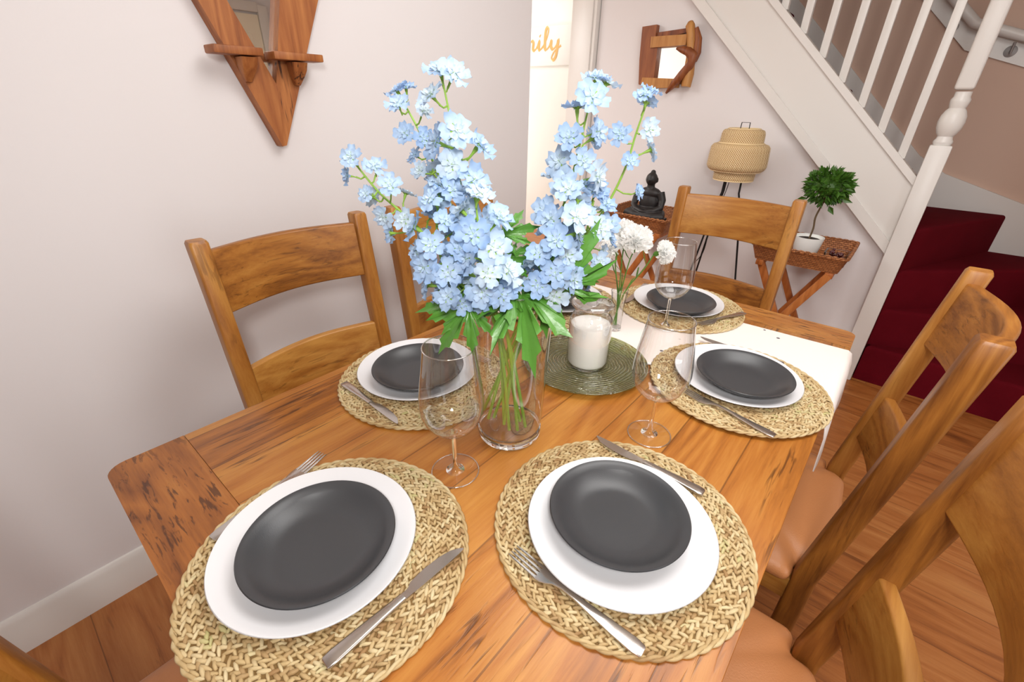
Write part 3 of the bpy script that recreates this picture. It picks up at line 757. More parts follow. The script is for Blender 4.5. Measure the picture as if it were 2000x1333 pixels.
wg = make_glass('empty wine glass between the near left mat and the tall vase'); wg.location = (-.446, .386, T+.0005)
dup(wg, (-.236, .703, T+.0005), 0, 'empty wine glass in mid table between the two right-hand mats')
dup(wg, (-.412, 1.176, T+.0065), 0, 'empty wine glass standing before the plate at the far end')
dup(wg, (-.628, .845, T+.0005), 0, 'empty wine glass seen through the upper part of the tall vase')

# ------------------------------------------------------------------ vase with blue flowers
VX, VY = -.444, .527
vz = thing('glass_vase', 'tall clear tapered glass cylinder vase holding the blue flower stems', 'vase', (VX, VY, T+.0005))
mb = MB(); mb.lathe([(.0575, .022), (.0605, .04)] + [(.061+.012*k/12, .045+.263*k/12) for k in range(13)], 72)
mb.mi = 1; mb.lathe([(.0728+.0014*math.cos(a), .308+.0014*math.sin(a)) for a in [2*PI*i/8 for i in range(9)]], 72)
mb.build('glass_wall', [M['glass_vase'], M['glass_rim']], vz, smooth=80)
mb = MB(); mb.lathe([(.001, 0), (.050, 0), (.056, .002), (.0595, .008), (.0600, .016), (.0598, .0215), (.055, .0235), (.047, .0205), (.02, .019), (.001, .019)], 72); mb.build('thick_base', M['solid_glass'], vz, smooth=60)

def petal_ring(mb, n, R, w_, z0, cup, rnd, a0=0, notch=.12):
    K, W = 5, 5
    for p in range(n):
        a = a0+2*PI*p/n+rnd.uniform(-.1, .1); ca, sa = math.cos(a), math.sin(a); G = []
        cupp = cup+rnd.uniform(-.15, .15); ph = rnd.uniform(0, 6)
        for i in range(K+1):
            t = i/K; row = []
            wd = w_*(math.sin(min(1, t*1.02)*PI*.60)**.8)*(1 if t < .9 else .86)
            for j in range(W):
                s = (j/(W-1)-.5)*2
                rr_ = R*(.06+.94*t)*(1-.10*abs(s)**2*t - (notch*(1 if abs(s) < .3 else 0) if i == K else 0))
                x = rr_; y = s*wd
                z = z0+cupp*R*t*t*.9 + .20*R*t*math.sin(ph+s*5+t*5)*abs(s) - .12*R*(1-abs(s))*t*(1-t)
                row.append(mb.bm.verts.new((x*ca-y*sa, x*sa+y*ca, z)))
            G.append(row)
        fs = []
        for i in range(K):
            for j in range(W-1): fs.append(mb.bm.faces.new((G[i][j], G[i+1][j], G[i+1][j+1], G[i][j+1])))
        mb._tag(fs)
def blossom_mesh(seed, R=.021):
    rnd = random.Random(seed); mb = MB()
    petal_ring(mb, 5, R*1.08, R*.43, 0, .08, rnd); petal_ring(mb, 5, R*.66, R*.22, .0015, .22, rnd, .63)
    mb.mi = 0
    petal_ring(mb, 4, R*.26, R*.10, .002, .9, rnd, .2)
    mb.mi = 1   # calyx and pedicel, pointing back
    mb.tube([(0, 0, .001), (0, 0, -.006), (.0005, 0, -.014), (.001, .0005, -.024)], [.0032, .0030, .0016, .0012], 6)
    for k in range(5):
        a = k*2*PI/5; mb.tube([(0, 0, -.004), (.005*math.cos(a), .005*math.sin(a), -.001), (.009*math.cos(a), .009*math.sin(a), .001)], [.0016, .0018, .0004], 4, flat=.4)
    o = mb.build('blossom_proto', [M['petal'], M['stem']], smooth=80, recalc=False); me = o.data; me.name = 'blossom'; bpy.data.objects.remove(o); return me
BL = [blossom_mesh(i) for i in range(5)]
def leaf_mesh(seed, Ln=.085, lobes=5):
    """deeply cut palmate leaf: base at origin, points +x, lying in xy and drooping"""
    rnd = random.Random(seed); mb = MB()
    tipsets = [(0, 1.0), (38, .86), (-38, .86), (78, .62), (-78, .62)]
    ord_ = sorted(tipsets, key=lambda q: q[0]); out = [(0, -.0)]
    pts = [(-.02, -.004)]
    for i, (ang, l) in enumerate(ord_):
        a = math.radians(ang+rnd.uniform(-5, 5)); l *= Ln*rnd.uniform(.9, 1.08)
        u = Vector((math.cos(a), math.sin(a))); v = Vector((-u.y, u.x)); wd = l*.135
        for (f, s) in ((.30, -.55), (.55, -1.25), (.60, -.70), (.76, -.95), (.80, -.42), (1, 0), (.80, .42), (.76, .95), (.60, .70), (.55, 1.25), (.30, .55)):
            p = u*l*f+v*wd*s; pts.append((p.x, p.y))
    pts.append((-.02, .004))
    c = mb.bm.verts.new((0, 0, 0)); vs_ = []
    def dz(x, y): r_ = math.hypot(x, y); return -.9*r_*r_/Ln*.55 + .006*math.sin(y*160) + .35*abs(y)*.3
    vv = [mb.bm.verts.new((x, y, dz(x, y))) for x, y in pts]; mid = [mb.bm.verts.new((x*.45, y*.45, dz(x*.45, y*.45))) for x, y in pts]
    for i in range(len(pts)-1):
        mb.bm.faces.new((c, mid[i], mid[i+1])); mb.bm.faces.new((mid[i], vv[i], vv[i+1], mid[i+1]))
    o = mb.build('leaf_proto', M['leaf'], smooth=70, recalc=False); me = o.data; me.name = 'leaf'; bpy.data.objects.remove(o); return me
LF = [leaf_mesh(i) for i in range(3)]
def place(me, name, parent, pos, zdir, spin, sc=1.0, xdir=None):
    o = bpy.data.objects.new(name, me); COL.objects.link(o); o.parent = parent
    z = Vector(zdir).normalized(); x = Vector(xdir) if xdir is not None else z.orthogonal(); x = (x-z*x.dot(z)).normalized(); y = z.cross(x)
    m3 = Matrix((x, y, z)).transposed() @ Matrix.Rotation(spin, 3, 'Z')
    o.matrix_parent_inverse = Matrix.Identity(4)
    o.matrix_local = Matrix.Translation(Vector(pos)) @ m3.to_4x4() @ Matrix.Diagonal((sc, sc, sc, 1))
    return o
VC = Vector((VX, VY, 0)); CAMP = Vector((0, 0, T+.57))
tocam = (Vector((0, 0, 0))-VC).normalized()      # horizontal direction vase -> camera
lat = Vector((-tocam.y, tocam.x, 0))             # image-right is -lat or +lat
if lat.dot(r2) < 0: lat = -lat
def fp(sx, dep, z): # lateral metres (image right +), toward camera +, height above table
    return VC + lat*sx + tocam*dep + Vector((0, 0, T+z))
STEMS = [ # label, list of control points (lateral, toward camera, z), n blossoms, start fraction, size range, leaves
 ('blue delphinium stem leaning furthest left with sparse small blossoms', [(-.01, .01, .03), (-.02, -.0, .2), (-.045, .01, .30), (-.10, .03, .36), (-.145, .04, .415), (-.185, .04, .452), (-.214, .04, .490)], 23, .30, (.62, .92)),
 ('blue delphinium stem at upper left with small side blossoms', [(.02, .01, .035), (-.015, .0, .2), (-.038, -.01, .30), (-.085, -.02, .40), (-.118, -.03, .48), (-.140, -.035, .53), (-.160, -.035, .568)], 24, .30, (.7, 1.02)),
 ('tallest blue delphinium stem of left bunch with large pale blossoms', [(.03, .02, .03), (-.0, .02, .2), (-.028, .02, .30), (-.062, .03, .39), (-.074, .03, .46), (-.080, .03, .52), (-.092, .03, .590)], 22, .34, (.95, 1.45)),
 ('short dense blue delphinium stem low at left of the bunch', [(.0, .03, .03), (-.015, .04, .2), (-.040, .05, .295), (-.072, .07, .33), (-.098, .075, .365), (-.105, .07, .41), (-.10, .06, .455)], 20, .44, (.9, 1.2)),
 ('blue delphinium stem of right bunch rising before the doorway', [(-.04, .01, .04), (.0, .0, .2), (.045, .0, .30), (.062, .0, .38), (.082, .0, .46), (.093, .0, .52), (.104, .0, .585)], 23, .34, (.9, 1.35)),
 ('blue delphinium stem leaning furthest right under the small mirror', [(-.05, -.01, .045), (.01, -.01, .2), (.052, -.01, .29), (.10, -.02, .36), (.142, -.03, .42), (.168, -.035, .48), (.178, -.035, .53), (.188, -.035, .572)], 18, .34, (.68, .98)),
 ('short dense blue delphinium stem low in the right bunch', [(-.01, .02, .035), (.01, .02, .2), (.042, .03, .29), (.055, .045, .33), (.062, .05, .37), (.072, .05, .41), (.085, .04, .45)], 18, .42, (1.0, 1.35)),
 ('short blue delphinium stem low in the middle of the left bunch', [(.015, .03, .03), (-.0, .05, .2), (-.018, .065, .30), (-.028, .085, .335), (-.038, .09, .37), (-.045, .085, .41), (-.05, .07, .45)], 17, .40, (1.0, 1.35)),
 ('short blue delphinium stem low at right of the right bunch', [(-.03, .0, .035), (.02, .0, .2), (.060, .0, .29), (.092, .0, .335), (.108, .0, .37), (.116, .0, .41), (.12, .0, .44)], 18, .40, (.8, 1.1)),
]
rnd = random.Random(11)
for lab, cps, nb, f0, (s0, s1) in STEMS:
    pts = cat_rom([fp(*c) for c in cps], 6)
    t = thing('delphinium_stem', lab, 'flower', tuple(pts[0]), group='artificial blue delphinium stems in the vase'); base = pts[0].copy()
    P_ = [p-base for p in pts]; n = len(P_)
    tw = MB(); tw.tube(P_, [.0031-.0019*i/(n-1) for i in range(n)], 7)
    side = rnd.uniform(0, 6)
    for i in range(nb):
        f = f0+(1-f0)*(i/(nb-1))**1.2; q = f*(n-1); i0 = min(int(q), n-2); p = P_[i0].lerp(P_[i0+1], q-i0); d = (P_[i0+1]-P_[i0]).normalized()
        side += 2.4
        a = d.orthogonal().normalized(); c = d.cross(a)
        out_ = (a*math.cos(side)+c*math.sin(side))
        out_ = (out_*1.0 + tocam*.55 + d*(.35+.9*max(0, f-.85)/.15)).normalized()
        dist = .022+.022*rnd.random()*(1 if f < .8 else .5)
        if i == nb-1: out_ = d; dist = .014
        big = .88*(s0+(s1-s0)*rnd.random())
        pos = p+out_*dist
        if out_.dot(tocam) > -.1 or i == nb-1 or rnd.random() < .8:
            face = (out_*.8 + tocam*.30 + Vector((0, 0, .30)) + Vector((rnd.uniform(-.35, .35), rnd.uniform(-.35, .35), rnd.uniform(-.3, .3)))).normalized()
            place(BL[rnd.randrange(5)], 'blossom', t, pos, face, rnd.uniform(0, 6), big)
            bk = pos-face*.020*big; tw.tube([p, p.lerp(bk, .5)-Vector((0, 0, .003)), bk], [.0014, .0011, .0013], 5)
    tw.build('stalk', M['stem'], t)
# leaves round the vase mouth, each on its short stalk, belonging to stems
stems_ = [o for o in bpy.data.objects if o.name.startswith('delphinium_stem')]
LV = [ # stem index, base (sx,dep,z), outward direction (lat,cam,z), scale
 (0, (-.062, .06, .305), (-1, .35, -.05), 1.0), (3, (-.062, .08, .300), (-.7, .5, -.8), 1.05),
 (2, (-.012, .03, .395), (.9, .1, .40), .62), (2, (-.005, .03, .36), (1, .1, -.10), .62),
 (6, (.015, .06, .312), (.15, .9, -.45), 1.4), (7, (.0, .06, .318), (-.35, .7, .05), .85), (4, (.045, .05, .312), (.1, .75, -.75), .75),
 (5, (.075, .02, .325), (.95, .05, .05), .8), (5, (.078, .05, .320), (.30, .3, .9), 1.25), (1, (-.03, .0, .31), (.3, -.6, .2), .8), (4, (.06, -.02, .31), (.4, -.8, .1), .8)]
for si, b0, dr, sc in LV:
    so = stems_[si]; p = fp(*b0)-so.location; d = (lat*dr[0]+tocam*dr[1]+Vector((0, 0, dr[2]))).normalized()
    nrm = (Vector((0, 0, 1))*.6+tocam*.9); nrm = (nrm-d*nrm.dot(d)).normalized()
    place(LF[rnd.randrange(3)], 'leaf', so, p, nrm, 0, sc, xdir=d)

# ------------------------------------------------------------------ candle on charger
o = MB()
o.lathe([(.001, .002), (.06, .002), (.062, 0), (.068, 0), (.07, .003), (.12, .0065), (.149, .0125), (.1505, .0145), (.149, .0160), (.118, .011), (.07, .0075), (.001, .0065)], 96)
chg = o.build('charger_plate', M['green_glass'], smooth=60); chg.location = (-.472, .842, T+.0006)
tag(chg, 'round smoky green ribbed glass charger under the jar candle', 'charger plate')
jc = thing('jar_candle', 'white pillar candle in a lidded clear glass jar on green charger', 'candle', (-.467, .843, T+.0078))
mb = MB(); mb.lathe([(.001, .001), (.044, .001), (.0485, .005), (.0500, .012), (.0500, .112), (.0485, .122), (.043, .131), (.0395, .136), (.0395, .150), (.0405, .152)], 64); mb.build('glass_jar', M['glass_vase'], jc, smooth=70)
mb = MB(); mb.lathe([(.001, .0005), (.045, .0005), (.048, .004), (.046, .006), (.001, .0058)], 64); mb.build('jar_base', M['solid_glass'], jc)
mb = MB(); mb.lathe([(.001, .0065), (.044, .0065), (.0455, .009), (.0465, .014), (.0465, .104), (.0455, .107), (.043, .106), (.001, .105)], 64); mb.build('wax', M['wax'], jc)
mb = MB(); mb.lathe([(.036, .146), (.036, .152), (.047, .1535), (.0485, .157), (.0475, .1605), (.042, .162), (.030, .1645), (.015, .163), (.010, .164), (.011, .168), (.016, .172), (.015, .178), (.008, .181), (.001, .1815)], 64)
mb.build('glass_lid', M['glass_rim'], jc, smooth=70)
mb = MB(); mb.lathe([(.0482+.0012*math.cos(a), .157+.0022*math.sin(a)) for a in [2*PI*i/8 for i in range(9)]], 64)
mb.build('lid_rim', M['solid_glass'], jc)

# ------------------------------------------------------------------ bud vase and carnations
BX, BY = -.510, 1.060
bv = thing('bud_vase', 'small slim clear glass bud vase with white carnations behind the candle', 'vase', (BX, BY, T+.0052))
mb = MB(); mb.lathe([(.0165, .004), (.0165, .02), (.017, .05), (.0185, .08), (.021, .105), (.0225, .115)], 40)
mb.lathe([(.0225+.0008*math.cos(a), .115+.0008*math.sin(a)) for a in [2*PI*i/8 for i in range(9)]], 40); mb.build('glass_wall', M['glass_vase'], bv, smooth=80)
mb = MB(); mb.lathe([(.001, 0), (.015, 0), (.0168, .002), (.0168, .009), (.001, .009)], 40); mb.build('thick_base', M['solid_glass'], bv)
def carnation(seed, R=.034):
    rnd = random.Random(seed); mb = MB()
    mb.ell((0, 0, .002), (R*.62, R*.62, R*.5), None, 12, 8)
    n = 95
    for i in range(n):
        u_ = (i+.5)/n; ph = i*2.399963; el = math.asin(1-u_*1.25) if abs(1-u_*1.25) <= 1 else 0
        d = Vector((math.cos(el)*math.cos(ph), math.cos(el)*math.sin(ph), math.sin(el)*.85+.05)).normalized()
        a = d.orthogonal().normalized(); a = (Matrix.Rotation(rnd.uniform(0, 6), 3, d) @ a); c = d.cross(a); rr_ = R*rnd.uniform(.88, 1.06); G = []
        for i_ in range(3):
            t = .45+.55*i_/2; row = []
            for j in range(7):
                s = (j/6-.5)*2; zig = (.07 if j % 2 else -.03)*(i_ == 2)
                row.append(mb.bm.verts.new(d*rr_*(t+zig) + a*s*R*.36*t + c*R*.11*math.sin(s*5+i)*t))
            G.append(row)
        for i_ in range(2):
            for j in range(6): mb.bm.faces.new((G[i_][j], G[i_+1][j], G[i_+1][j+1], G[i_][j+1]))
    o = mb.build('p', M['carnation'], smooth=60, recalc=False); me = o.data; me.name = 'carnation_head'; bpy.data.objects.remove(o); return me
CM = [carnation(1), carnation(2)]
bvp = Vector((BX, BY, 0)); tc2 = (-bvp).normalized(); lt2 = Vector((-tc2.y, tc2.x, 0)); 
if lt2.dot(r2) < 0: lt2 = -lt2
CN = [('white carnation with the largest bloom in the bud vase, at centre', (.022, .01, .262), 1.18, (.05, .3, 1)), ('white carnation drooping furthest right from the bud vase', (.094, .0, .236), .86, (.9, .2, .35)),
      ('white carnation low at left of the bud vase group', (-.035, .005, .238), .95, (-.6, .3, .8)), ('white carnation at the back left of the bud vase group', (-.010, -.045, .268), .95, (-.2, -.2, 1))]
for lab, (sx, dp, z), sc, dr in CN:
    hp = bvp+lt2*sx+tc2*dp+Vector((0, 0, T+z)); b0 = bvp+lt2*(-sx*.08)+tc2*rnd.uniform(-.006, .006)+Vector((0, 0, T+.016))
    t = thing('carnation', lab, 'flower', tuple(b0), group='white carnations in the bud vase'); d = (lt2*dr[0]+tc2*dr[1]+Vector((0, 0, dr[2]))).normalized()
    e = hp-b0; nk = Vector((0, 0, T+.115))+bvp+lt2*max(-.012, min(.012, sx*.15))-b0
    pts = cat_rom([Vector((0, 0, 0)), nk, nk.lerp(e, .5)+Vector((0, 0, .012)), e-d*.028*sc], 5)
    mb = MB(); mb.tube(pts, .0017, 6); mb.build('stalk', M['bud_green'], t)
    mb = MB()
    g = [e-d*x*sc for x in (.030, .026, .016, .008)]; mb.tube(g, [.002, .006, .0085, .012], 8); mb.build('calyx', M['bud_green'], t)
    place(CM[rnd.randrange(2)], 'bloom', t, e, d, rnd.uniform(0, 6), sc)
    mb = MB()
    for k in range(3):
        p = pts[5+3*k]; u_ = Vector((rnd.uniform(-1, 1), rnd.uniform(-1, 1), rnd.uniform(.6, 1.4))).normalized()
        mb.tube([p, p+u_*.02, p+u_*.04+Vector((0, 0, .006)), p+u_*.055+Vector((0, 0, .002))], [.0012, .0026, .0018, .0003], 5, flat=.3)
    mb.build('leaves', M['bud_green'], t)

# ------------------------------------------------------------------ tray tables
def tray_table(label, x0, x1, zr_, group):
    cx, cy = (x0+x1)/2, 2.655; w_ = x1-x0; d_ = .40; zt = T+zr_; hgt = .075
    t = thing('tray_table', label, 'side table', (cx, cy, 0), group=group)
    def wall_ring(sc, z, r=.02): return [Vector((a, b_, z)) for a, b_ in rrect(w_*sc if isinstance(sc, float) else w_-sc[0], d_*sc if isinstance(sc, float) else d_-sc[0], r, 3)]
    mb = MB()
    mb.loft([wall_ring((.05,), zt-hgt), wall_ring((.006,), zt-.004), wall_ring((0.0001,), zt), wall_ring((.022,), zt), wall_ring((.060,), zt-hgt+.014)], True, False)
    mb.bm.verts.ensure_lookup_table(); mb.build('wicker_rim', M['wicker'], t)
    mb = MB(); mb.prism(rrect(w_-.052, d_-.052, .015), zt-hgt, zt-hgt+.014); mb.build('tray_bottom', M['wicker'], t)
    # braided edge
    mb = MB(); pr = [Vector((a, b_, zt+.001)) for a, b_ in rrect(w_-.01, d_-.01, .02, 4)]; L_ = []
    for i in range(len(pr)):
        a = pr[i]; b_ = pr[(i+1) % len(pr)]; k = max(1, int((b_-a).length/.008))
        for j in range(k): L_.append(a.lerp(b_, j/k))
    for ph in (0, PI):
        q = []
        for i, p in enumerate(L_):
            an = ph+i*.9; nrm = Vector((p.x, p.y, 0)).normalized(); q.append(p+nrm*.004*math.cos(an)+Vector((0, 0, .004*math.sin(an))))
        mb.tube(q+[q[0]], .0055, 6)
    mb.build('braided_edge', M['wicker'], t)
    zb = zt-hgt
    for y in (-.165, .165):
        for s in (-1, 1):
            mb = MB(); yy = y+(.013 if s > 0 else -.013); top = Vector((-s*(w_/2-.055), yy, zb-.012)); bot = Vector((s*(w_/2-.03), yy, .012))
            ax = (bot-top).normalized(); sd = Vector((0, 1, 0)).cross(ax)
            rings = [[p+sd*a+Vector((0, 1, 0))*b_ for a, b_ in rrect(.034, .020, .003, 2)] for p in (top, bot)]
            mb.loft(rings); mb.build('leg', M['stand_z'], t)
    for s in (-1, 1):
        mb = MB(); mb.box((s*(w_/2-.055), 0, zb-.014), (.034, .36, .026), .003); mb.build('support_rail', M['stand_z'], t)
        mb = MB(); mb.tube([(s*(w_/2-.075), -.165, .14), (s*(w_/2-.075), .165, .14)], .009, 10); mb.build('spreader_bar', M['stand_z'], t)
    return t
tray_table('wicker tray side table at left under the black statue', -1.39, -.96, -.008, 'wicker tray tables by the far wall')
tray_table('wicker tray side table at right holding the potted bay tree', -.515, -.105, -.038, 'wicker tray tables by the far wall')

# statue
bz = T-.008-.061
sl = thing('seated_statue', 'black seated meditating figure statue on a dark slab in the left wicker tray', 'statue', (-1.165, 2.64, bz))
mb = MB()
E_ = mb.ell
E_((0, 0, .055), (.088, .055, .032), None, 20, 12); E_((0, .005, .105), (.048, .036, .062), None, 20, 14); E_((0, .004, .150), (.054, .032, .030), None, 20, 12)
mb.tube([(0, .002, .165), (0, 0, .20)], [.020, .017], 16)
E_((0, -.002, .218), (.027, .029, .033), None, 20, 16); E_((0, .004, .250), (.012, .012, .013), None, 12, 10)
for s in (-1, 1):
    mb.tube([(s*.050, .004, .158), (s*.066, .002, .12), (s*.068, -.012, .085), (s*.042, -.040, .068), (s*.012, -.050, .062)], [.020, .018, .016, .014, .013], 12)
    mb.tube([(s*.03, .0, .045), (s*.075, -.018, .043), (s*.085, -.030, .040), (s*.045, -.052, .040), (-s*.02, -.058, .040)], [.028, .030, .027, .022, .016], 12)
    E_((s*.0275, .002, .215), (.004, .007, .013), None, 8, 8)
E_((0, -.052, .064), (.030, .014, .009), None, 12, 8); E_((0, -.030, .216), (.004, .006, .008), None, 8, 6)
mb.bm.transform(Matrix.Diagonal((1.24, 1.15, 1.14, 1)))
fig = mb.build('figure', M['stone_black'], sl, smooth=80)
rm = fig.modifiers.new('remesh', 'REMESH'); rm.mode = 'VOXEL'; rm.voxel_size = .0032; rm.use_smooth_shade = True
sm_ = fig.modifiers.new('smooth', 'SMOOTH'); sm_.iterations = 4; sm_.factor = .5
mb = MB(); mb.prism(rrect(.215, .135, .02), .012, .030); mb.build('plinth', M['stone_black'], sl, bevel=.003)
mb = MB(); mb.prism(rrect(.26, .17, .006), 0, .0135); mb.build('slab', M['black_metal'], sl, bevel=.002)

# bay tree in pot
PB = T-.038-.061
pt = thing('potted_bay_tree', 'small round-headed bay tree in a white pot in the right wicker tray', 'plant', (-.298, 2.60, PB))
mb = MB(); mb.lathe([(.001, 0), (.045, 0), (.047, .002), (.063, .098), (.0645, .110), (.0615, .110), (.060, .098), (.001, .096)], 48); mb.build('pot', M['pot'], pt, smooth=40)
mb = MB(); mb.lathe([(.001, .099), (.035, .0985), (.0595, .097)], 32); mb.build('soil', M['soil'], pt)
mb = MB(); mb.tube(cat_rom([(0, 0, .09), (.004, 0, .15), (-.002, 0, .20), (.008, 0, .27), (.012, 0, .32)], 4), .0042, 8)
rnd = random.Random(5)
for k in range(9):
    a = k*.7; mb.tube([(.010, 0, .27), (.01+.04*math.cos(a), .04*math.sin(a), .31+.02*math.sin(k*2.))], [.0025, .001], 5)
mb.build('trunk', M['trunk'], pt)
mb = MB()
def leaflet(mb, p, d, n_, l, w_):
    s = d.cross(n_).normalized()
    vs_ = [mb.bm.verts.new(v) for v in (p, p+d*l*.4+s*w_+n_*l*.05, p+d*l-n_*l*.08, p+d*l*.4-s*w_+n_*l*.05, p+d*l*.45-n_*l*.06)]
    mb.bm.faces.new((vs_[0], vs_[1], vs_[4])); mb.bm.faces.new((vs_[1], vs_[2], vs_[4])); mb.bm.faces.new((vs_[2], vs_[3], vs_[4])); mb.bm.faces.new((vs_[3], vs_[0], vs_[4]))
mb.ell((.010, 0, .345), (.055, .052, .045), None, 12, 8)
for i in range(620):
    while True:
        q = Vector((rnd.uniform(-1, 1), rnd.uniform(-1, 1), rnd.uniform(-1, 1)))
        if .25 < q.length < 1: break
    q = q.normalized()*q.length**.5
    lump = 1+.16*noise.noise(q*2.2+Vector((3, 1, 7)))
    c = Vector((.010+q.x*.082*lump, q.y*.078*lump, .345+q.z*.066*lump)); d = (q+Vector((rnd.uniform(-.6, .6), rnd.uniform(-.6, .6), rnd.uniform(-.7, .5)))).normalized()
    n_ = d.orthogonal().normalized(); n_ = Matrix.Rotation(rnd.uniform(0, 6), 3, d) @ n_; leaflet(mb, c, d, n_, rnd.uniform(.026, .04), rnd.uniform(.007, .010))
for (x, z, a) in ((.035, .262, -.9), (.075, .30, -.3), (-.06, .285, 3.5)): leaflet(mb, Vector((x, -.01, z)), Vector((math.cos(a), 0, math.sin(a))), Vector((0, -1, 0)), .05, .012)
mb.build('foliage', M['bay_leaf'], pt, smooth=0)

# bead dish
bd = thing('bead_dish', 'small square glass dish of dark red glass beads in the right wicker tray', 'dish', (-.165, 2.60, PB))
mb = MB(); o_ = lambda w_, z, r=.008: [Vector((a, b_, z)) for a, b_ in rrect(w_, w_, r)]
mb.loft([o_(.088, 0), o_(.100, .060), o_(.088, .060), o_(.076, .012)], True, True); mb.build('glass_dish', M['solid_glass'], bd, bevel=.001)
mb = MB(); rnd = random.Random(9)
for i in range(46): mb.ell((rnd.uniform(-.031, .031), rnd.uniform(-.031, .031), .021+rnd.uniform(0, .040)), (.0075, .0075, .0065), None, 8, 6)
b_ = mb.build('beads', M['beads'], bd); b_['kind'] = 'stuff'

# ------------------------------------------------------------------ bamboo floor lamp
LX, LY = -.738, 2.70
lp = thing('floor_lamp', 'floor lamp with tiered woven bamboo shade on thin black legs by far wall', 'lamp', (LX, LY, 0))
tiers = [('lower_shade', [(.098, .205), (.102, .212), (.104, .255), (.104, .262)]), ('middle_shade', [(.125, .252), (.138, .258), (.146, .275), (.145, .32), (.142, .365), (.132, .378), (.108, .385)]), ('upper_shade', [(.104, .375), (.105, .385), (.103, .43), (.097, .445), (.075, .452)])]
def prof_at(pr, t):
    ls = [math.dist(a, b_) for a, b_ in zip(pr, pr[1:])]; tot = sum(ls); d = t*tot
    for (a, b_), l in zip(zip(pr, pr[1:]), ls):
        if d <= l+1e-9: f = d/l; return a[0]+(b_[0]-a[0])*f, a[1]+(b_[1]-a[1])*f
        d -= l
    return pr[-1]
for nm, pr in tiers:
    zoff = T+.012
    mb = MB(); mb.mi = 1; mb.lathe([(r-.003, z+zoff) for r, z in pr], 48); mb.mi = 0
    hgt = sum(math.dist(a, b_) for a, b_ in zip(pr, pr[1:])); R = max(r for r, z in pr); ns = int(2*PI*R/.0105); K = max(5, int(hgt/.008))
    for sgn in (-1, 1):
        for i in range(ns):
            a0 = 2*PI*i/ns; G = []
            for k in range(K+1):
                r, z = prof_at(pr, k/K); ang = a0+sgn*(hgt/R)*k/K*.9; off = .0012*sgn*math.cos(k*2.2+i*PI)
                dw = .0019/R
                G.append([mb.bm.verts.new(((r+off)*math.cos(ang+q), (r+off)*math.sin(ang+q), z+zoff)) for q in (-dw, dw)])
            for k in range(K): mb.bm.faces.new((G[k][0], G[k+1][0], G[k+1][1], G[k][1])).material_index = 0
    for r, z in (pr[0], pr[-1]): mb.tube([(r*math.cos(a), r*math.sin(a), z+zoff) for a in [2*PI*i/40 for i in range(41)]], .003, 6, caps=False)
    mb.build(nm, [M['bamboo'], M['bamboo_in']], lp, smooth=60, recalc=False)
mb = MB(); zt = T+.462
mb.tube([(-.022, 0, zt-.05), (-.020, 0, zt+.030), (.020, 0, zt+.030), (.022, 0, zt-.05)], .0025, 6); mb.build('top_handle', M['black_metal'], lp)
for tp, ft in (((-.040, .03), (-.16, .11)), ((-.030, -.03), (-.14, -.16)), ((.045, 0), (.235, -.06))):
    mb = MB(); mb.tube([(tp[0], tp[1], T+.23), (tp[0]*1.05, tp[1]*1.05, T+.15), (tp[0]+(ft[0]-tp[0])*.18, tp[1]+(ft[1]-tp[1])*.18, T+.05), (ft[0], ft[1], .004)], .005, 8); mb.build('leg', M['black_metal'], lp)
mb = MB(); mb.lathe([(.001, T+.225), (.05, T+.225), (.05, T+.232), (.001, T+.232)], 24); mb.build('lamp_holder', M['black_metal'], lp)
mb = MB(); mb.tube(cat_rom([(-.015, 0, T+.225), (-.022, 0, T+.15), (-.06, 0, T-.05), (-.07, .0, T-.20), (-.13, .02, T-.34), (-.15, .10, .1), (-.12, .17, .01)], 6), .0022, 6); mb.build('cable', M['cable'], lp)

# ------------------------------------------------------------------ big mirror on the left wall
vm = thing('wall_mirror', 'large pointed reclaimed-wood mirror with small shelves on the left wall', 'mirror', (-1.44, .64, T+.44))
def P2(y, z): return (y-.64, z-.44)
dep = .035
def beam(out_, x0, x1, name):
    mb = MB(); mb.loft([[Vector((x0, y, z)) for y, z in out_], [Vector((x1, y, z)) for y, z in out_]]); return mb.build(name, M['mirror_wood'], vm, bevel=.003)
tipz = .0
Lo = [P2(.636, .444), P2(.650, .470), P2(.652, .62), P2(.45, 1.08), P2(.385, 1.08)]
yl = lambda z: .636-(z-.444)*.40
Lo = [P2(.638, .444), P2(.649, .50), P2(.655, .60), P2(.655-(1.15-.60)*.455, 1.15), P2(.638-(1.15-.444)*.395, 1.15)]
Ro = [P2(.640, .444), P2(.652, .446), P2(.652+(1.15-.446)*.465, 1.15), P2(.657+(1.15-.60)*.275, 1.15), P2(.657, .60), P2(.650, .50)]
beam(Lo, .002, .040, 'frame_beam'); beam(Ro, .002, .036, 'frame_beam')
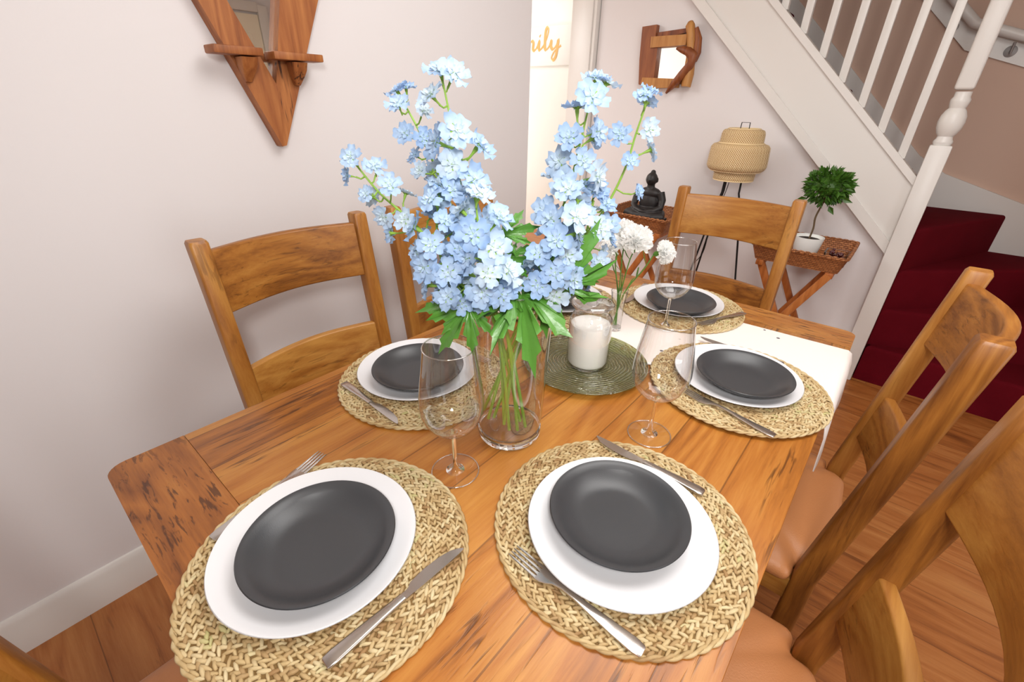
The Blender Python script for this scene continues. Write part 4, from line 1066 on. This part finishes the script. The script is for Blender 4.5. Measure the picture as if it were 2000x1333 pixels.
# upper half closing to a point
a = Lo[4]; b_ = Lo[3]; c = Ro[3]; d = Ro[2]; apex = P2(.655, 1.60)
beam([a, b_, (apex[0]-.0, apex[1]-.12), apex], .002, .038, 'frame_beam'); beam([c, d, apex, (apex[0], apex[1]-.12)], .002, .038, 'frame_beam')
mb = MB(); pl = [P2(.652, .55), (c[0]+.01, c[1]), (apex[0], apex[1]-.10), (b_[0]-.01, b_[1])]
mb.loft([[Vector((.004, y, z)) for y, z in pl], [Vector((.009, y, z)) for y, z in pl]]); mb.build('mirror_glass', M['mirror'], vm)
for (y0, y1, z, yb) in ((.498, .614, .668, .592), (.640, .775, .664, .722)):
    cy = (y0+y1)/2-.64
    mb = MB(); mb.box((.065, cy, z-.44), (.058, y1-y0, .018), .003); s_ = mb.build('shelf', M['mirror_wood'], vm)
    mb = MB(); rings = []
    for zz_, dx, wy in ((-.012, .046, .040), (-.030, .038, .038), (-.045, .026, .032), (-.066, .010, .016)):
        rings.append([Vector((.040+dx/2+a_, yb-.64-.01+b__, z-.44+zz_)) for a_, b__ in rrect(dx, wy, .004, 2)])
    mb.loft(rings); mb.build('bracket', M['mirror_wood'], vm)

# ------------------------------------------------------------------ driftwood mirror on the far wall
dm = thing('driftwood_mirror', 'small square mirror in a rough driftwood frame above the black statue', 'mirror', (-1.29, 2.90, T+.80))
def Q(x, z): return (x+1.29, z-.80)
def slab(out_, y0, y1, name, m_, bev=.004):
    mb = MB(); o_ = [Q(*p) for p in out_]; mb.loft([[Vector((x, -y0, z)) for x, z in o_], [Vector((x, -y1, z)) for x, z in o_]]); return mb.build(name, m_, dm, bevel=bev, smooth=60)
slab([(-1.38, .67), (-1.15, .67), (-1.15, .90), (-1.38, .90)], .004, .012, 'mirror_glass', M['mirror'], 0)
slab([(-1.462, .957), (-1.375, .962), (-1.372, .86), (-1.352, .86), (-1.348, .70), (-1.40, .655), (-1.44, .67), (-1.455, .80)], .002, .040, 'left_frame', M['drift_dark'])
slab([(-1.375, .89), (-1.20, .915), (-1.20, .935), (-1.375, .925)], .002, .030, 'back_rail', M['drift_dark'])
slab([(-1.395, .905), (-1.185, .905), (-1.185, .855), (-1.392, .852)], .012, .050, 'top_rail', M['drift_light'])
slab([(-1.42, .705), (-1.20, .695), (-1.20, .652), (-1.35, .650), (-1.425, .672)], .002, .042, 'bottom_rail', M['drift_light'])
def branch(pts, rad, name, m_, y=.045):
    mb = MB(); mb.tube([Vector((Q(x, z)[0], -y-dy, Q(x, z)[1])) for x, z, dy in pts], rad, 12, flat=1); 
    for v in mb.bm.verts: v.co += Vector((noise.noise(v.co*25), 0, noise.noise(v.co*25+Vector((5, 5, 5)))))*.006
    return mb.build(name, m_, dm, smooth=80)
branch([(-1.150, .655, -.01), (-1.145, .72, -.01), (-1.15, .80, -.01), (-1.165, .90, -.005), (-1.180, .945, -.005), (-1.183, .962, -.005)], [.026, .030, .024, .024, .026, .014], 'right_frame', M['drift_light'])
branch([(-1.232, .842, .01), (-1.20, .835, .01), (-1.16, .825, .01), (-1.128, .80, .01), (-1.135, .765, .01), (-1.175, .715, .012), (-1.215, .67, .012), (-1.255, .622, .01)], [.006, .018, .026, .030, .024, .021, .020, .005], 'twisted_branch', M['drift_dark'])
branch([(-1.15, .93, -.01), (-1.125, .88, -.01), (-1.122, .82, -.01), (-1.13, .78, -.01)], [.014, .020, .024, .016], 'bark_piece', M['drift_dark'])

# ------------------------------------------------------------------ lettered canvas in the far room
sx0, sx1, sz0, sz1 = -3.86, -2.865, T+.885, T+1.213
sg = thing('word_canvas', 'white canvas with gold script lettering reading family, seen through the doorway', 'wall sign', ((sx0+sx1)/2, 4.26, (sz0+sz1)/2))
mb = MB(); mb.box((0, -.012, 0), (sx1-sx0, .022, sz1-sz0), .004); mb.build('canvas', M['canvas'], sg)
G_ = { # cursive strokes in letter units (x advance, baseline 0, x-height 1)
 'f': (1.0, [[(-.1, .1), (.35, .6), (.72, 1.7), (.62, 2.25), (.42, 2.0), (.36, .9), (.3, -.6), (.12, -1.0), (.02, -.6), (.4, .1), (.8, .2)]]),
 'a': (1.05, [[(.95, .85), (.6, 1.0), (.2, .7), (.15, .2), (.4, 0), (.75, .35), (.95, .95), (.85, .2), (.98, 0), (1.15, .25)]]),
 'm': (1.75, [[(0, .3), (.2, .95), (.25, .6), (.2, 0), (.35, .6), (.6, 1.0), (.75, .8), (.7, 0), (.85, .6), (1.1, 1.0), (1.28, .8), (1.25, .15), (1.42, 0), (1.65, .3)]]),
 'i': (.6, [[(0, .3), (.2, 1.0), (.18, .2), (.3, 0), (.55, .3)], [(.22, 1.42), (.25, 1.50), (.30, 1.46)]]),
 'l': (.65, [[(0, .3), (.35, 1.2), (.5, 2.1), (.36, 2.3), (.22, 1.8), (.2, .3), (.35, 0), (.6, .3)]]),
 'y': (1.1, [[(0, .3), (.18, 1.0), (.18, .3), (.38, 0), (.68, .4), (.82, 1.0), (.78, .2), (.66, -.8), (.42, -1.15), (.28, -.85), (.55, -.2), (1.1, .35)]])}
u_ = .100; penx = -.385
for chh in 'family':
    adv, strokes = G_[chh]; mb = MB()
    for s_ in strokes:
        p = cat_rom([Vector((penx+x*u_*1.28, -.0245, (z-.35)*u_*.78)) for x, z in s_], 5)
        d_ = [1.0]*len(p)
        for i in range(1, len(p)-1):
            d_[i] = 1.25 if p[i+1].z < p[i-1].z else .65
        mb.tube(p, [.0125*k for k in d_], 8, flat=1)
    for v in mb.bm.verts: v.co.y = -.0245+(v.co.y+.0245)*.15
    mb.build('letter_'+chh, M['gold'], sg); penx += adv*u_*1.28*.94
